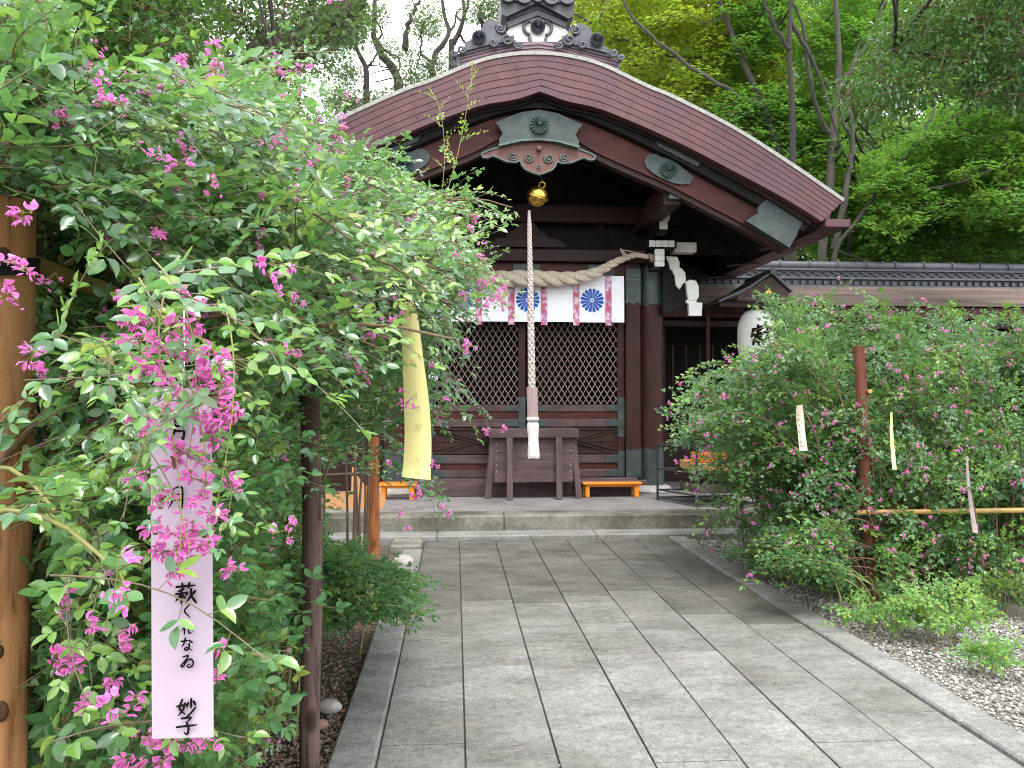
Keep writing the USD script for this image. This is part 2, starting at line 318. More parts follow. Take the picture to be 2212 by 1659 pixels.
steps = thing('stone_steps', 'weathered stone steps below the shrine', None, (CX, 8.9, 0), kind='structure')
x = -1.75
for i, w in enumerate((1.55, 1.75, 1.9, 1.7)):
    part(steps, 'lower_step_slab', box(x+.002, x+w-.002, 8.70, 9.20, -.1, .045, .012), M_kerb); x += w
x = -1.80
for w in (2.35, 2.6, 2.5):
    part(steps, 'upper_step_slab', box(x+.002, x+w-.002, 9.02, 9.42, .0, .212, .014), M_step); x += w
part(steps, 'platform_floor', box(-1.9, 6.2, 9.424, 15.4, .0, .208, .006), M_floor)
# the low stone edging beside the left end of the steps
part(steps, 'edge_stone', box(-.66, -.34, 8.16, 8.66, -.1, .05, .02), M_step)

# ================================================================== the shrine
sh = thing('shrine', 'wooden shrine hall with a curved red copper gable roof and lattice doors', 'shrine', (CX, 11.1, .2))
YR = 9.2
def curve(pxs, Y, n=61):
    "half profile right of the middle line, as (distance, z), from picture points"
    p = np.array([at(a, b, Y) for a, b in pxs]); q = np.stack([p[:, 0]-CX, p[:, 2]], 1); q[0, 0] = 0
    q[0, 1] = q[0, 1]
    s = spl(np.vstack([[-q[1, 0], q[1, 1]], q]), 400); s = s[s[:, 0] >= 0]
    d = np.r_[0, np.cumsum(np.linalg.norm(np.diff(s, axis=0), axis=1))]; t = np.linspace(0, d[-1], n)
    return np.stack([np.interp(t, d, s[:, 0]), np.interp(t, d, s[:, 1])], 1)
top = curve([(1165, 120), (1229, 126), (1299, 145), (1395, 190), (1459, 217), (1583, 281), (1700, 355), (1818, 436)], YR)
low_ = np.array([at(a, b, YR) for a, b in [(1165, 198), (1221, 219), (1306, 240), (1459, 306), (1583, 370), (1690, 427), (1775, 479)]])
lq = np.stack([low_[:, 0]-CX, low_[:, 2]], 1); lq[0, 0] = 0
ls = spl(lq, 400); dd = np.r_[0, np.cumsum(np.linalg.norm(np.diff(ls, axis=0), axis=1))]; tt = np.linspace(0, dd[-1], 61)
low = np.stack([np.interp(tt, dd, ls[:, 0]), np.interp(tt, dd, ls[:, 1])], 1)
def full(h):
    h = h.copy(); h[0, 0] = 0; l = h[::-1].copy(); l[:, 0] *= -1
    q = np.vstack([l[:-1], h]); q[:, 0] += CX
    return q
def resample(q, n):
    d = np.r_[0, np.cumsum(np.linalg.norm(np.diff(q, axis=0), axis=1))]; t = np.linspace(0, d[-1], n)
    return np.stack([np.interp(t, d, q[:, 0]), np.interp(t, d, q[:, 1])], 1)
def off(q, d):
    t = np.gradient(q, axis=0); t /= np.linalg.norm(t, axis=1, keepdims=True)
    return q + d*np.stack([-t[:, 1], t[:, 0]], 1)
T_, L_ = full(top), full(low)
# roof body: the thatch-thick roof running back
roof = part(sh, 'roof', strip(off(T_, -.012), L_ + [0, .012], YR+.03, 14.6), M_copper)
part(roof, 'roof_edge', strip(off(T_, .035), off(T_, -.008), YR-.045, 14.6), M_lip)
NR = 6; tf = T_ - L_
for r in range(NR):
    a0, a1 = r/NR, (r+1)/NR
    U = T_ - tf*a0; W = T_ - tf*(a1-.011)
    n = 15; cuts = np.linspace(0, 1, n+1) + (0 if r % 2 else .5/n)
    cuts = np.unique(np.clip(np.r_[0, cuts + rng.uniform(-.004, .004, n+1), 1], 0, 1)); cuts = cuts[np.r_[True, np.diff(cuts) > .008]]
    cuts[-1] = 1
    s = np.linspace(0, 1, len(U))
    for c0, c1 in zip(cuts[:-1], cuts[1:]):
        c1g = c1 - .00012
        ss = np.linspace(c0+.00012, c1g, 5)
        g = lambda q: np.stack([np.interp(ss, s, q[:, 0]), np.interp(ss, s, q[:, 1])], 1)
        part(roof, 'copper_plate', strip(g(U), g(W), YR - .004 - .0045*(NR-r) + rng.uniform(-.0008, .0008), YR+.06), M_copper)
# the soffit behind the plates
part(sh, 'soffit', strip(L_ - [0, .006], L_ - [0, .035], YR+.14, 14.6), M_black)

# bargeboard and mouldings, set back under the roof
YB = 9.48
bt = curve([(1163, 222), (1240, 236), (1330, 268), (1445, 325), (1560, 388), (1650, 438), (1737, 492)], YB)
bl = curve([(1163, 290), (1240, 303), (1306, 338), (1445, 400), (1530, 444), (1607, 484), (1700, 537)], YB)
BT, BL = full(bt), full(bl); bf = BT-BL
part(sh, 'gable_board', strip(BT - bf*.30, BL, YB, YB+.09), M_red)
part(sh, 'upper_moulding', strip(BT, BT - bf*.26, YB-.10, YB+.06), M_black)
part(sh, 'cover_moulding', strip(BT + bf*.30, BT + bf*.02, YB-.16, YB-.02), M_wood_x)
part(sh, 'lower_moulding', strip(BL - bf*.01, BL - bf*.16, YB+.03, YB+.16), M_wood_x)
def pp(pts, Y): return [tuple(at(a, b, Y)[[0, 2]]) for a, b in pts]
def mir(poly): return shapely.affinity.scale(poly, -1, 1, origin=(CX, 0))
def sym(pts, Y):
    "polygon symmetric about the middle line, from its right half"
    h = [(max(CX, a), b) for a, b in pp(pts, Y)]
    return unary_union([Polygon(h).buffer(0), mir(Polygon(h).buffer(0))]).buffer(.0015).buffer(-.0015)
z1 = lambda pts: [(900/1.302+a*.3472, b*.3472) for a, b in pts]       # from one enlarged view of the gable
def chrys(c, r, d, n=16):
    "chrysanthemum boss facing -y"
    ms = []
    for i in range(n):
        a = 2*math.pi*i/n; u = np.array([math.cos(a), 0, math.sin(a)]); w = np.array([-math.sin(a), 0, math.cos(a)])
        ring = []
        for s, wd, h in ((.16, .45, .5), (.55, .8, 1.0), (.88, 1.0, .8), (1.0, .55, .35)):
            hw = wd*math.pi*r*s/n*.96
            for t, hh in ((-1, 0), (-.6, .75), (0, 1), (.6, .75), (1, 0)):
                ring.append(np.array(c) + u*r*s + w*hw*t + np.array([0, -d*(.35+.65*h*hh), 0]))
        v = np.array(ring); f = []
        for p in range(3):
            for q in range(4): f.append([p*5+q, p*5+q+1, (p+1)*5+q+1, (p+1)*5+q])
        f += [[15, 16, 17, 18]]; ms.append((v, tri(np.array(f)[:, ::-1])))
    ms.append(lathe_y(c, [(0.0, -1.0*d), (.10*r, -1.15*d), (.17*r, -.9*d), (.19*r, -.3*d)], 14))
    ms.append(lathe_y(c, [(0, -.38*d), (r*.96, -.34*d), (r*.97, 0), (0, 0)], 32))
    return join(ms)
def lathe_y(c, prof, n=20):
    v, f = lathe([(max(a, 1e-4), -b) for a, b in prof], n)
    return np.stack([v[:, 0], -v[:, 2], v[:, 1]], 1) + np.asarray(c, float), f
# green metal centre plate and its boss
cp = sym(z1([(1345, 682), (1480, 705), (1635, 775), (1612, 800), (1590, 840), (1612, 880), (1608, 915), (1480, 880), (1345, 868)]), YB-.13)
plt = part(sh, 'metal_gable_plate', plate(cp, YB-.135, YB-.09), M_green)
c = at(1159, 270, YB-.14); c[0] = CX
part(plt, 'chrysanthemum_boss', chrys(c, .115, .06), M_green_l, smooth=35)
ln = np.array(pp(z1([(1608, 915), (1480, 880), (1345, 868)]), YB-.13)); ln[-1, 0] = CX
part(plt, 'plate_rim', plate(unary_union([LineString(ln).buffer(.012), mir(LineString(ln).buffer(.012))]), YB-.148, YB-.11), M_green_l)
# pendant under the gable
gp = sym(z1([(1345, 872), (1440, 886), (1500, 903), (1600, 925), (1680, 955), (1716, 975), (1706, 1002), (1675, 1004), (1640, 990), (1612, 1000), (1560, 1021), (1500, 1024), (1474, 1012), (1470, 1035), (1445, 1064), (1400, 1082), (1345, 1094)]), YB-.05)
gp = gp.buffer(.012).buffer(-.012)
ge = part(sh, 'gable_pendant', plate(gp.buffer(-.018), YB-.075, YB-.02), M_gegyo)
part(ge, 'pendant_rim', plate(gp.difference(gp.buffer(-.016)), YB-.09, YB-.03), M_green_l)
def scroll(cx, cz, r, turns, flip, Y, w=.008):
    t = np.linspace(0, 1, 50); a = t*turns*2*math.pi; rr = r*(1-.82*t)
    return np.stack([cx + flip*rr*np.cos(a+2.6), np.full(50, Y), cz + rr*np.sin(a+2.6)], 1)
for (a, b, r_, fl) in ((1425, 985, .062, 1), (1522, 980, .055, 1)):
    for sgn in (1, -1):
        p = at(*z1([(a, b)])[0], YB-.08); xx = CX + sgn*(p[0]-CX)
        part(ge, 'scroll', tube(scroll(xx, p[2], r_, 1.6, sgn*fl, YB-.086), .0085, 6), M_green_l, smooth=True)
p = at(*z1([(1345, 1037)])[0], YB-.08); p[0] = CX
part(ge, 'pendant_eye', lathe_y(p, [(.014, -.012), (.026, -.012), (.026, .01), (.014, .01), (.014, -.012)], 16), M_green_l)
p = at(*z1([(1345, 930)])[0], YB-.08); p[0] = CX
part(ge, 'pendant_peg', lathe_y(p, [(0, -.06), (.03, -.05), (.036, 0), (.036, .02)], 6), M_gegyo)
# cloud-shaped metal plates with bosses over the purlins, and end plates
z2 = lambda pts: [((1700+a*.36166)/1.302, (250+b*.36166)/1.302) for a, b in pts]
rp = Polygon(pp(z2([(310, 560), (340, 515), (400, 505), (440, 530), (520, 545), (590, 600), (640, 640), (690, 690), (660, 740), (600, 745), (540, 735), (430, 690), (370, 650), (325, 610)]), YB-.02)).buffer(.02).buffer(-.02)
ep = Polygon(pp(z2([(1180, 930), (1245, 870), (1530, 1030), (1490, 1100), (1465, 1150), (1415, 1242), (1085, 1038), (1140, 1000), (1172, 985)]), YB-.02)).buffer(.004)
hp = Polygon(pp(z2([(405, 415), (740, 575), (725, 600), (420, 445)]), YB-.12)).buffer(.006)
for sgn in (1, -1):
    q = rp if sgn > 0 else mir(rp)
    m = part(sh, 'cloud_plate', plate(q, YB-.03, YB+.01), M_green)
    c = at(*z2([(497, 628)])[0], YB-.03); c[0] = CX + sgn*(c[0]-CX)
    part(m, 'chrysanthemum_boss', chrys(c, .105, .06), M_green_l, smooth=35)
    part(sh, 'metal_end_plate', plate(ep if sgn > 0 else mir(ep), YB-.112, YB+.10), M_green)
    part(sh, 'moulding_plate', plate(hp if sgn > 0 else mir(hp), YB-.125, YB-.09), M_green)
    # purlin with its capped end
    a = at(*z2([(515, 900)])[0], 9.7); xx = CX + sgn*(a[0]-CX)
    pu = part(sh, 'purlin', box(xx-.11, xx+.11, 9.62, 14.4, 3.92, 4.2, .01), M_wood_x)
    a = at(*z2([(575, 800)])[0], 9.56); xx = CX + sgn*(a[0]-CX)
    part(pu, 'purlin_cap', box(xx-.115, xx+.115, 9.545, 9.61, a[2]-.09, a[2]+.08, .012), M_green_l)
    # gutter along the side eave
    xg = CX + sgn*(at(1805, 480, 9.25)[0]-CX); zg = at(1805, 480, 9.25)[2]
    gu = part(sh, 'gutter', join([box(xg-.14, xg+.17, 9.22, 14.6, zg-.06, zg-.045, .003), box(xg+.155, xg+.17, 9.22, 14.6, zg-.045, zg+.04, .003), box(xg-.14, xg-.125, 9.22, 14.6, zg-.045, zg+.04, .003), box(xg-.125, xg+.155, 9.225, 9.24, zg-.045, zg+.035, .003)]), M_copper)
    for kx in range(3):
        yy = 10.4 + kx*1.3
        part(gu, 'gutter_bracket', bar((xg-.5*sgn, yy, zg-.12), (xg+.02*sgn, yy, zg-.06), .02, .03, (0, 0, 1)), M_iron)

# ridge: box ridge, scrolled end ornaments, white gable panel, tile cap
z3 = lambda pts: [((1250+a*.24864)/1.302, b*.24864/1.302) for a, b in pts]
YD = 9.32
ridge = part(sh, 'ridge', box(CX-.28, CX+.28, YD+.22, 14.4, 5.42, 5.98, .02), M_tile)
top_r = resample(np.array(pp(z3([(165, 655), (500, 565), (800, 510), (1070, 490), (1300, 525), (1600, 600), (1960, 690)]), YD)), 41)
bot_r = resample(np.array(pp(z3([(190, 800), (500, 715), (800, 650), (1070, 625), (1300, 650), (1600, 735), (1925, 815)]), YD)), 41)
rf = top_r-bot_r
for r in range(4):
    U, W = top_r - rf*(r/4), top_r - rf*((r+.9)/4)
    for h in range(4):
        sl = slice(h*10, h*10+11)
        part(ridge, 'ridge_copper_plate', strip(U[sl] + [.002, 0], W[sl] - [.002, 0], YD - .012*(4-r) , YD+.5), M_copper_p)
part(ridge, 'ridge_core', strip(top_r - rf*.03, bot_r, YD+.01, YD+.46), M_tile_d)
wing = Polygon(pp(z3([(85, 600), (130, 640), (200, 625), (240, 500), (300, 470), (330, 400), (420, 350), (440, 290), (490, 255), (550, 245), (610, 275), (620, 330), (590, 350), (640, 400), (690, 430), (750, 480), (800, 515), (600, 575), (350, 640), (165, 690), (170, 780), (120, 740), (85, 660)]), YD-.02)).buffer(.006).buffer(-.004)
pc = at(*z3([(1052, 300)])[0], YD-.1); RX = pc[0]
band = Polygon(np.vstack([top_r + [0, -.012], bot_r[::-1]])).buffer(.001); wing = wing.difference(band)
wings = [wing, shapely.affinity.translate(shapely.affinity.scale(wing, -1, 1, origin=(RX, 0)), 0, -.01)]
fl = [at(*z3([(388, 440)])[0], YD-.08), at(*z3([(1722, 468)])[0], YD-.08)]
for q, c in zip(wings, fl):
    w = part(sh, 'ridge_wing', plate(q.difference(band), YD-.07, YD+.06), M_tile)
    part(w, 'wing_relief', plate(q.difference(band).buffer(-.03), YD-.10, YD-.06), M_tile)
    part(w, 'chrysanthemum_boss', chrys(c + [0, -.02, 0], .082, .07), M_tile, smooth=35)
    s = 1 if c[0] > RX else -1
    for (dx, dz, r_) in ((-.25, .12, .06), (-.33, .0, .075), (-.17, -.05, .05), (.2, -.14, .05), (.29, -.19, .04), (-.45, -.07, .05)):
        part(w, 'scroll', tube(scroll(c[0]+s*dx, c[2]+dz, r_, 1.4, s, YD-.105), .016, 6), M_tile, smooth=True)
wp = Polygon(pp(z3([(1052, 100), (750, 215), (760, 300), (700, 370), (760, 430), (830, 470), (1270, 470), (1330, 430), (1400, 370), (1345, 300), (1350, 215)]), YD)).buffer(.004)
cap = part(sh, 'ridge_end_panel', plate(wp, YD, YD+.35), M_white)
part(cap, 'panel_core', box(RX-.34, RX+.34, YD+.3, YD+.9, 5.55, 6.2, .01), M_tile_d)
for (pa, wd) in (([(720, 205), (1052, 82), (1375, 205)], .028), ([(715, 285), (1052, 150), (1375, 285)], .030)):
    part(cap, 'panel_trim', plate(LineString(pp(z3(pa), YD-.03)).buffer(wd, cap_style=2, join_style=2), YD-.05, YD+.02), M_tile)
c = at(*z3([(1055, 308)])[0], YD-.02)
part(cap, 'chrysanthemum_boss', chrys(c, .088, .06), M_tile, smooth=35)
for s in (1, -1):
    part(cap, 'ring_scroll', tube(np.array([[c[0]+s*.07+s*.095*math.sin(t), YD-.02, c[2]+.085*math.cos(t)-.01] for t in np.linspace(.1, 2.9, 20)]), .02, 6), M_tile, smooth=True)
    part(cap, 'foot_scroll', tube(scroll(c[0]+s*.36, c[2]-.15, .055, 1.3, s, YD-.025), .018, 6), M_tile, smooth=True)
    part(cap, 'foot_bracket', bar((c[0]+s*.07, YD-.02, c[2]-.22), (c[0]+s*.10, YD-.02, c[2]-.12), .035, .04), M_tile)
    part(cap, 'foot_moulding', tube(spl([(c[0]+s*.48, YD-.02, c[2]-.09), (c[0]+s*.40, YD-.02, c[2]-.185), (c[0]+s*.28, YD-.02, c[2]-.22), (c[0]+s*.1, YD-.02, c[2]-.235)], 12), .02, 6), M_tile, smooth=True)
zc = at(1160, 12, YD)[2]
part(cap, 'tile_cap', plate(Polygon([(RX-.42, zc-.18), (RX-.36, zc-.20), (RX, zc-.02), (RX+.36, zc-.20), (RX+.42, zc-.18), (RX+.44, zc+.05), (RX, zc+.25), (RX-.44, zc+.05)]), YD-.12, YD+.9), M_tile_d)
for dx, dz in ((-.345, .0), (-.16, -.01), (.16, -.01), (.345, .0)):
    rt = part(cap, 'round_tile', lathe_y((RX+dx, YD-.17, zc+.045+dz), [(0, .03), (.07, .03), (.075, 0), (.095, 0), (.097, .9), (0, .9)], 20), M_tile, smooth=35)
for dx in (-.25, .0, .25):
    part(cap, 'flat_tile', plate(Polygon([(RX+dx-.09, zc+.04), (RX+dx-.05, zc-.01), (RX+dx, zc-.03), (RX+dx+.05, zc-.01), (RX+dx+.09, zc+.04), (RX+dx, zc+.0)]), YD-.15, YD+.3), M_tile)

# ------------------------------------------------------------------ the front wall
YF = 11.1
def zf(y, Y=YF): return 1.5 + (867-y)*Y/FOC
part(sh, 'sill', box(CX-1.55, CX+1.52, 10.86, 11.30, .209, .44, .008), M_grey_wood)
part(sh, 'threshold_plank', box(CX+.62, CX+1.62, 10.74, 10.855, .36, .425, .01), M_grey_wood)
for sgn in (1, -1):
    xs = lambda d: CX + sgn*d
    cj = part(sh, 'door_post', box(xs(1.395), xs(1.60), 11.02, 11.24, .44, 3.44, .008), M_wood_z)
    cl = part(sh, 'column', lathe([(1e-3, .28), (.178, .28), (.18, .3), (.18, 3.6), (1e-3, 3.6)], 32, (xs(1.80), 11.26, 0)), M_wood_z, smooth=40)
    part(sh, 'column_base', lathe([(1e-3, .205), (.30, .205), (.315, .24), (.26, .30), (.2, .32), (1e-3, .32)], 28, (xs(1.80), 11.26, 0)), M_skirting, smooth=40)
    # metal sleeves with scalloped hems
    def hem(x0, x1, y, z0, z1, n, down, par, nm):
        w = (x1-x0)/n; pts = [(x0, z1), (x1, z1)]; ps = []
        for i in range(n):
            a = x0 + i*w
            ps += [(a+w*t, z0 + .045*(1 if down else -1)*math.sin(math.pi*t)**.7*(1 if True else 0)) for t in np.linspace(0, 1, 9)]
        pol = Polygon(pts + ps[::-1]).buffer(0)
        return part(par, nm, plate(pol, y-.006, y+.01), M_green)
    a, b = sorted((xs(1.392), xs(1.603)))
    s1 = hem(a, b, 11.015, 2.84, 3.36, 2, True, cj, 'metal_sleeve')
    hem(a, b, 11.015, .86, .44, 2, False, cj, 'metal_sleeve')
    part(s1, 'sleeve_band', box(a, b, 11.0, 11.008, 3.2, 3.215, .002), M_green_l)
    for (zA, zB) in ((2.84, 3.42), (.30, .86)):
        angs = np.linspace(0, 2*math.pi, 49)[:-1]; rr = .188
        hemz = .04*np.abs(np.sin(angs*3))
        lo = np.stack([xs(1.80)+rr*np.cos(angs), 11.26+rr*np.sin(angs), (zA+hemz if zA > 1 else np.full(48, zA))], 1)
        hi = np.stack([xs(1.80)+rr*np.cos(angs), 11.26+rr*np.sin(angs), (np.full(48, zB) if zA > 1 else zB-hemz)], 1)
        i = np.arange(48); j = (i+1) % 48
        sl = part(cl, 'metal_sleeve', (np.vstack([lo, hi]), tri(np.stack([i, j, j+48, i+48], 1))), M_green, smooth=True)
    for q in range(5):
        a_ = -math.pi/2 + (q-2)*.42
        part(cl, 'sleeve_rivet', lathe_y((xs(1.80)+.19*math.cos(a_), 11.26+.19*math.sin(a_), 2.91), [(0, -.012), (.01, -.006), (.012, .004)], 8), M_iron)
    # bracket set with white faces
    BXc = xs(1.845)
    bb = part(sh, 'bracket_block', manifold3d.Manifold.hull_points(np.array([(BXc+dx*.21, 10.98+dy*.2, zz) for dx in (-1, 1) for dy in (-1, 1) for zz in (3.72,)] + [(BXc+dx*.145*s_, 10.98+dy*.15*s_, zz) for dx in (-1, 1) for dy in (-1, 1) for zz, s_ in ((3.60, 1.0),)] + [(BXc+dx*.21, 10.98+dy*.2, 3.62) for dx in (-1, 1) for dy in (-1, 1)])), M_black)
    for dx in (-.135, -.045, .045, .135):
        part(bb, 'white_facing', box(BXc+dx-.042, BXc+dx+.042, 10.762, 10.776, 3.625, 3.715, .004), M_white)
    part(sh, 'upper_arm', box(BXc-.10, BXc+.02, 10.55, 11.4, 3.77, 4.10, .008), M_black)
    nose = strip(np.array([(BXc-.075, 4.10), (BXc+.045, 4.12)]), np.array([(BXc-.09, 3.99), (BXc+.03, 3.98)]), 10.5, 10.545)
    part(sh, 'white_arm_end', plate(Polygon([(BXc-.06, 4.13), (BXc+.045, 4.13), (BXc+.03, 4.00), (BXc+.055, 4.03), (BXc+.04, 3.95), (BXc+.015, 3.91), (BXc+.015, 3.82), (BXc-.09, 3.82), (BXc-.09, 3.91), (BXc-.115, 3.95), (BXc-.13, 4.04), (BXc-.10, 4.0), (BXc-.075, 4.03)]), 10.52, 10.548), M_white)
    # curled nose pointing forward: white strips around the underside of a dark arm
    for z0, z1_, y0, y1 in ((3.50, 3.585, 10.70, 10.74), (3.42, 3.497, 10.685, 10.73), (3.345, 3.417, 10.70, 10.745)):
        part(sh, 'white_nose_facing', box(BXc-.115, BXc+.02, y0, y1, z0, z1_, .014), M_white)
    part(sh, 'bracket_nose', box(BXc-.115, BXc+.02, 10.746, 11.2, 3.36, 3.59, .02), M_black)
    part(sh, 'bracket_nose_tip', strip(np.array([(BXc-.16, 3.33), (BXc-.05, 3.345)]), np.array([(BXc-.17, 3.30), (BXc-.02, 3.30)]), 10.72, 10.9), M_black)
    # side beam stub
    a, b = sorted((xs(2.07), xs(2.40)))
    part(sh, 'beam_stub', box(a, b, 10.98, 11.2, 3.60, 3.74, .01), M_white)
    # carved white nose facing sideways (curling down and outwards)
    o = lambda pts: [(xs(d), z) for d, z in pts]
    zz2 = lambda pts: [(at((1750+u*.217)/1.302, (560+v*.217)/1.302, 10.9)[0]-CX, at((1750+u*.217)/1.302, (560+v*.217)/1.302, 10.9)[2]) for u, v in pts]
    for pg, yy, thick in (([(600, 730), (735, 735), (765, 800), (765, 890), (650, 895), (635, 820)], 11.0, .05), ([(660, 900), (780, 890), (825, 950), (840, 1075), (800, 1080), (760, 1155), (720, 1110), (700, 980)], 10.95, .05),
                ([(832, 1070), (880, 1050), (950, 1065), (980, 1140), (985, 1260), (960, 1305), (860, 1305), (840, 1190)], 10.88, .06), ([(840, 1312), (960, 1312), (960, 1340), (840, 1345)], 10.90, .06), ([(858, 1350), (1020, 1350), (1022, 1422), (858, 1422)], 10.86, .07), ([(862, 1428), (1018, 1428), (1018, 1510), (862, 1510)], 10.86, .07)):
        q = Polygon(o(zz2(pg))).buffer(.008).buffer(-.004)
        part(sh, 'carved_nose_facing', plate(q, yy, yy+thick), M_white)
    ar = Polygon(o(zz2([(560, 700), (640, 730), (700, 980), (740, 1170), (835, 1080), (850, 1400), (560, 1480)]))).buffer(.004)
    part(sh, 'carved_arm', plate(ar, 11.02, 11.2), M_black)
beam = part(sh, 'beam', box(CX-1.66, CX+1.66, 10.93, 11.2, zf(563, 11), zf(536, 11), .012), M_wood_x)
part(sh, 'frieze_board', box(CX-1.61, CX+1.61, 11.06, 11.2, 3.20, zf(563, 11)-.002, .006), M_red)
for dx in (0, -1.05, 1.05):
    part(beam, 'frieze_plate', box(CX+dx-.19, CX+dx+.19, 11.035, 11.058, 3.25, 3.42, .006), M_green)
# strut with a curved outline above the beam, rainbow beam and gable wall
ks = Polygon([(CX-.0, 3.99), (CX+.12, 3.97), (CX+.17, 3.88), (CX+.26, 3.84), (CX+.30, 3.77), (CX+.42, 3.76), (CX+.52, 3.70), (CX+.56, 3.645), (CX, 3.645)])
part(sh, 'curved_strut', plate(unary_union([ks, mir(ks)]), 11.0, 11.06), M_wood_x)
part(sh, 'tie_beam', box(CX-2.2, CX+2.2, 11.1, 11.3, 4.02, 4.28, .02), M_wood_x)
for sgn in (1, -1):
    kk = tube(spl([(CX+sgn*1.02, 11.0, 3.97), (CX+sgn*1.07, 10.99, 3.90), (CX+sgn*1.16, 10.99, 3.87), (CX+sgn*1.22, 11.0, 3.80)], 10), [.01, .018, .016, .012, .01, .01, .01, .01, .01, .008], 6)
    part(sh, 'carved_bracket_edge', kk, M_wood_x)
gw = Polygon([(CX-3.2, 3.66)] + [(CX-3.2, 3.75)] + [tuple(q) for q in (L_ - [0, .06]) if abs(q[0]-CX) < 3.2] + [(CX+3.2, 3.66)]).buffer(0)
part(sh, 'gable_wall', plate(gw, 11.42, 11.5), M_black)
part(sh, 'side_wall', box(CX-3.1, CX-1.99, 11.4, 11.48, .208, 3.655, .005), M_wood_x)
part(sh, 'side_wall', box(CX+1.99, CX+2.02, 11.4, 14.6, .208, 3.655, .005), M_wood_x)
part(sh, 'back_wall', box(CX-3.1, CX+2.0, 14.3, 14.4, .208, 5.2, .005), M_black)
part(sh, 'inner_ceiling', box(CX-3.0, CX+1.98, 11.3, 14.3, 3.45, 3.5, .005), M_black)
part(sh, 'inner_floor', box(CX-1.9, CX+1.9, 11.32, 14.3, .212, .40, .005), M_wood_x)
part(sh, 'altar_table', join([box(CX-.55, CX+.75, 12.6, 13.1, 1.15, 1.22, .01), box(CX-.5, CX-.42, 12.65, 13.05, .40, 1.15, .01), box(CX+.62, CX+.7, 12.65, 13.05, .40, 1.15, .01)]), M_grey_wood)
for dx in (.35, .62): part(sh, 'offering_vessel', lathe([(1e-3, 1.222), (.05, 1.222), (.03, 1.25), (.075, 1.33), (.06, 1.42), (.035, 1.44), (1e-3, 1.44)], 14, (CX+dx, 12.8, 0)), M_skirting, smooth=True)
# doors
for sgn in (-1, 1):
    x0, x1 = sorted((CX + sgn*.012, CX + sgn*1.385))
    zt = 2.85
    d = part(sh, 'lattice_door', box(x0+.10, x1-.10, 11.13, 11.15, .46, 1.36, .003), M_wood_x)
    for (a, b) in ((x0, x0+.098), (x1-.098, x1)):
        st = part(d, 'stile', box(a, b, 11.09, 11.16, .445, zt, .006), M_wood_z)
        for (z0, z1_) in ((1.0, 1.56), (.445, .80)):
            part(d, 'stile_metal', box(a-.001, b+.001, 11.082, 11.10, z0, z1_, .004), M_green)
    for (ya, yb) in ((874, 889), (905, 922), (983, 1001), (1014, 1031)):
        zA, zB = zf(yb), zf(ya)
        part(d, 'rail', box(x0+.10, x1-.10, 11.094, 11.155, zA, zB, .006), M_grey_wood)
        for e_ in (x0+.10, x1-.10-.17):
            part(d, 'rail_metal', box(e_, e_+.17, 11.086, 11.096, zA+.008, zB-.008, .004), M_green)
    for (ya, yb) in ((889, 905), (1001, 1014)):
        part(d, 'inset_panel', box(x0+.10, x1-.10, 11.115, 11.13, zf(yb), zf(ya), .004), M_red)
    zA, zB = zf(981), zf(924)
    for fr in ((x0+.10, x1-.10, zA, zA+.03), (x0+.10, x1-.10, zB-.03, zB), (x0+.10, x0+.13, zA+.031, zB-.031), (x1-.13, x1-.10, zA+.031, zB-.031)):
        part(d, 'panel_frame', box(fr[0], fr[1], 11.108, 11.129, fr[2], fr[3], .004), M_wood_x)
    for (p_, q_) in (((x0+.13, zA+.03), (x1-.13, zB-.03)), ((x0+.13, zB-.03), (x1-.13, zA+.03))):
        for o_ in (-.022, .022):
            part(d, 'crossed_bar', bar((p_[0], 11.118+.004*np.sign(q_[1]-p_[1]), p_[1]+o_), (q_[0], 11.118+.004*np.sign(q_[1]-p_[1]), q_[1]+o_), .022, .014, b=.002), M_wood_x)
    part(d, 'crossed_bar', bar((x0+.13, 11.126, (zA+zB)/2), (x1-.13, 11.126, (zA+zB)/2), .03, .01, b=.002), M_wood_x)
    lx0, lx1, lz0, lz1 = x0+.10, x1-.10, 1.462, zt-.02
    fr_ = shapely.box(lx0, lz0, lx1, lz1); sl_ = .140/.086
    for fam in (1, -1):
        n_ = 0
        for o_ in np.arange(-20, 40):
            xa = lx0 + o_*.086
            ln_ = LineString([(xa, lz0), (xa + fam*(lz1-lz0)/sl_, lz1)]).intersection(fr_)
            if ln_.is_empty or ln_.length < .06: continue
            (ax, az), (bx_, bz) = ln_.coords[0], ln_.coords[-1]
            part(d, 'lattice_slat', bar((ax, 11.122+.006*fam, az), (bx_, 11.122+.006*fam, bz), .0115, .011, b=.0015), M_lattice)
    part(d, 'lattice_rail', box(x0+.10, x1-.10, 11.094, 11.155, zt-.02, zt+.03, .005), M_wood_x)
part(sh, 'lintel', box(CX-1.39, CX+1.39, 11.06, 11.2, 2.885, 3.199, .006), M_wood_x)
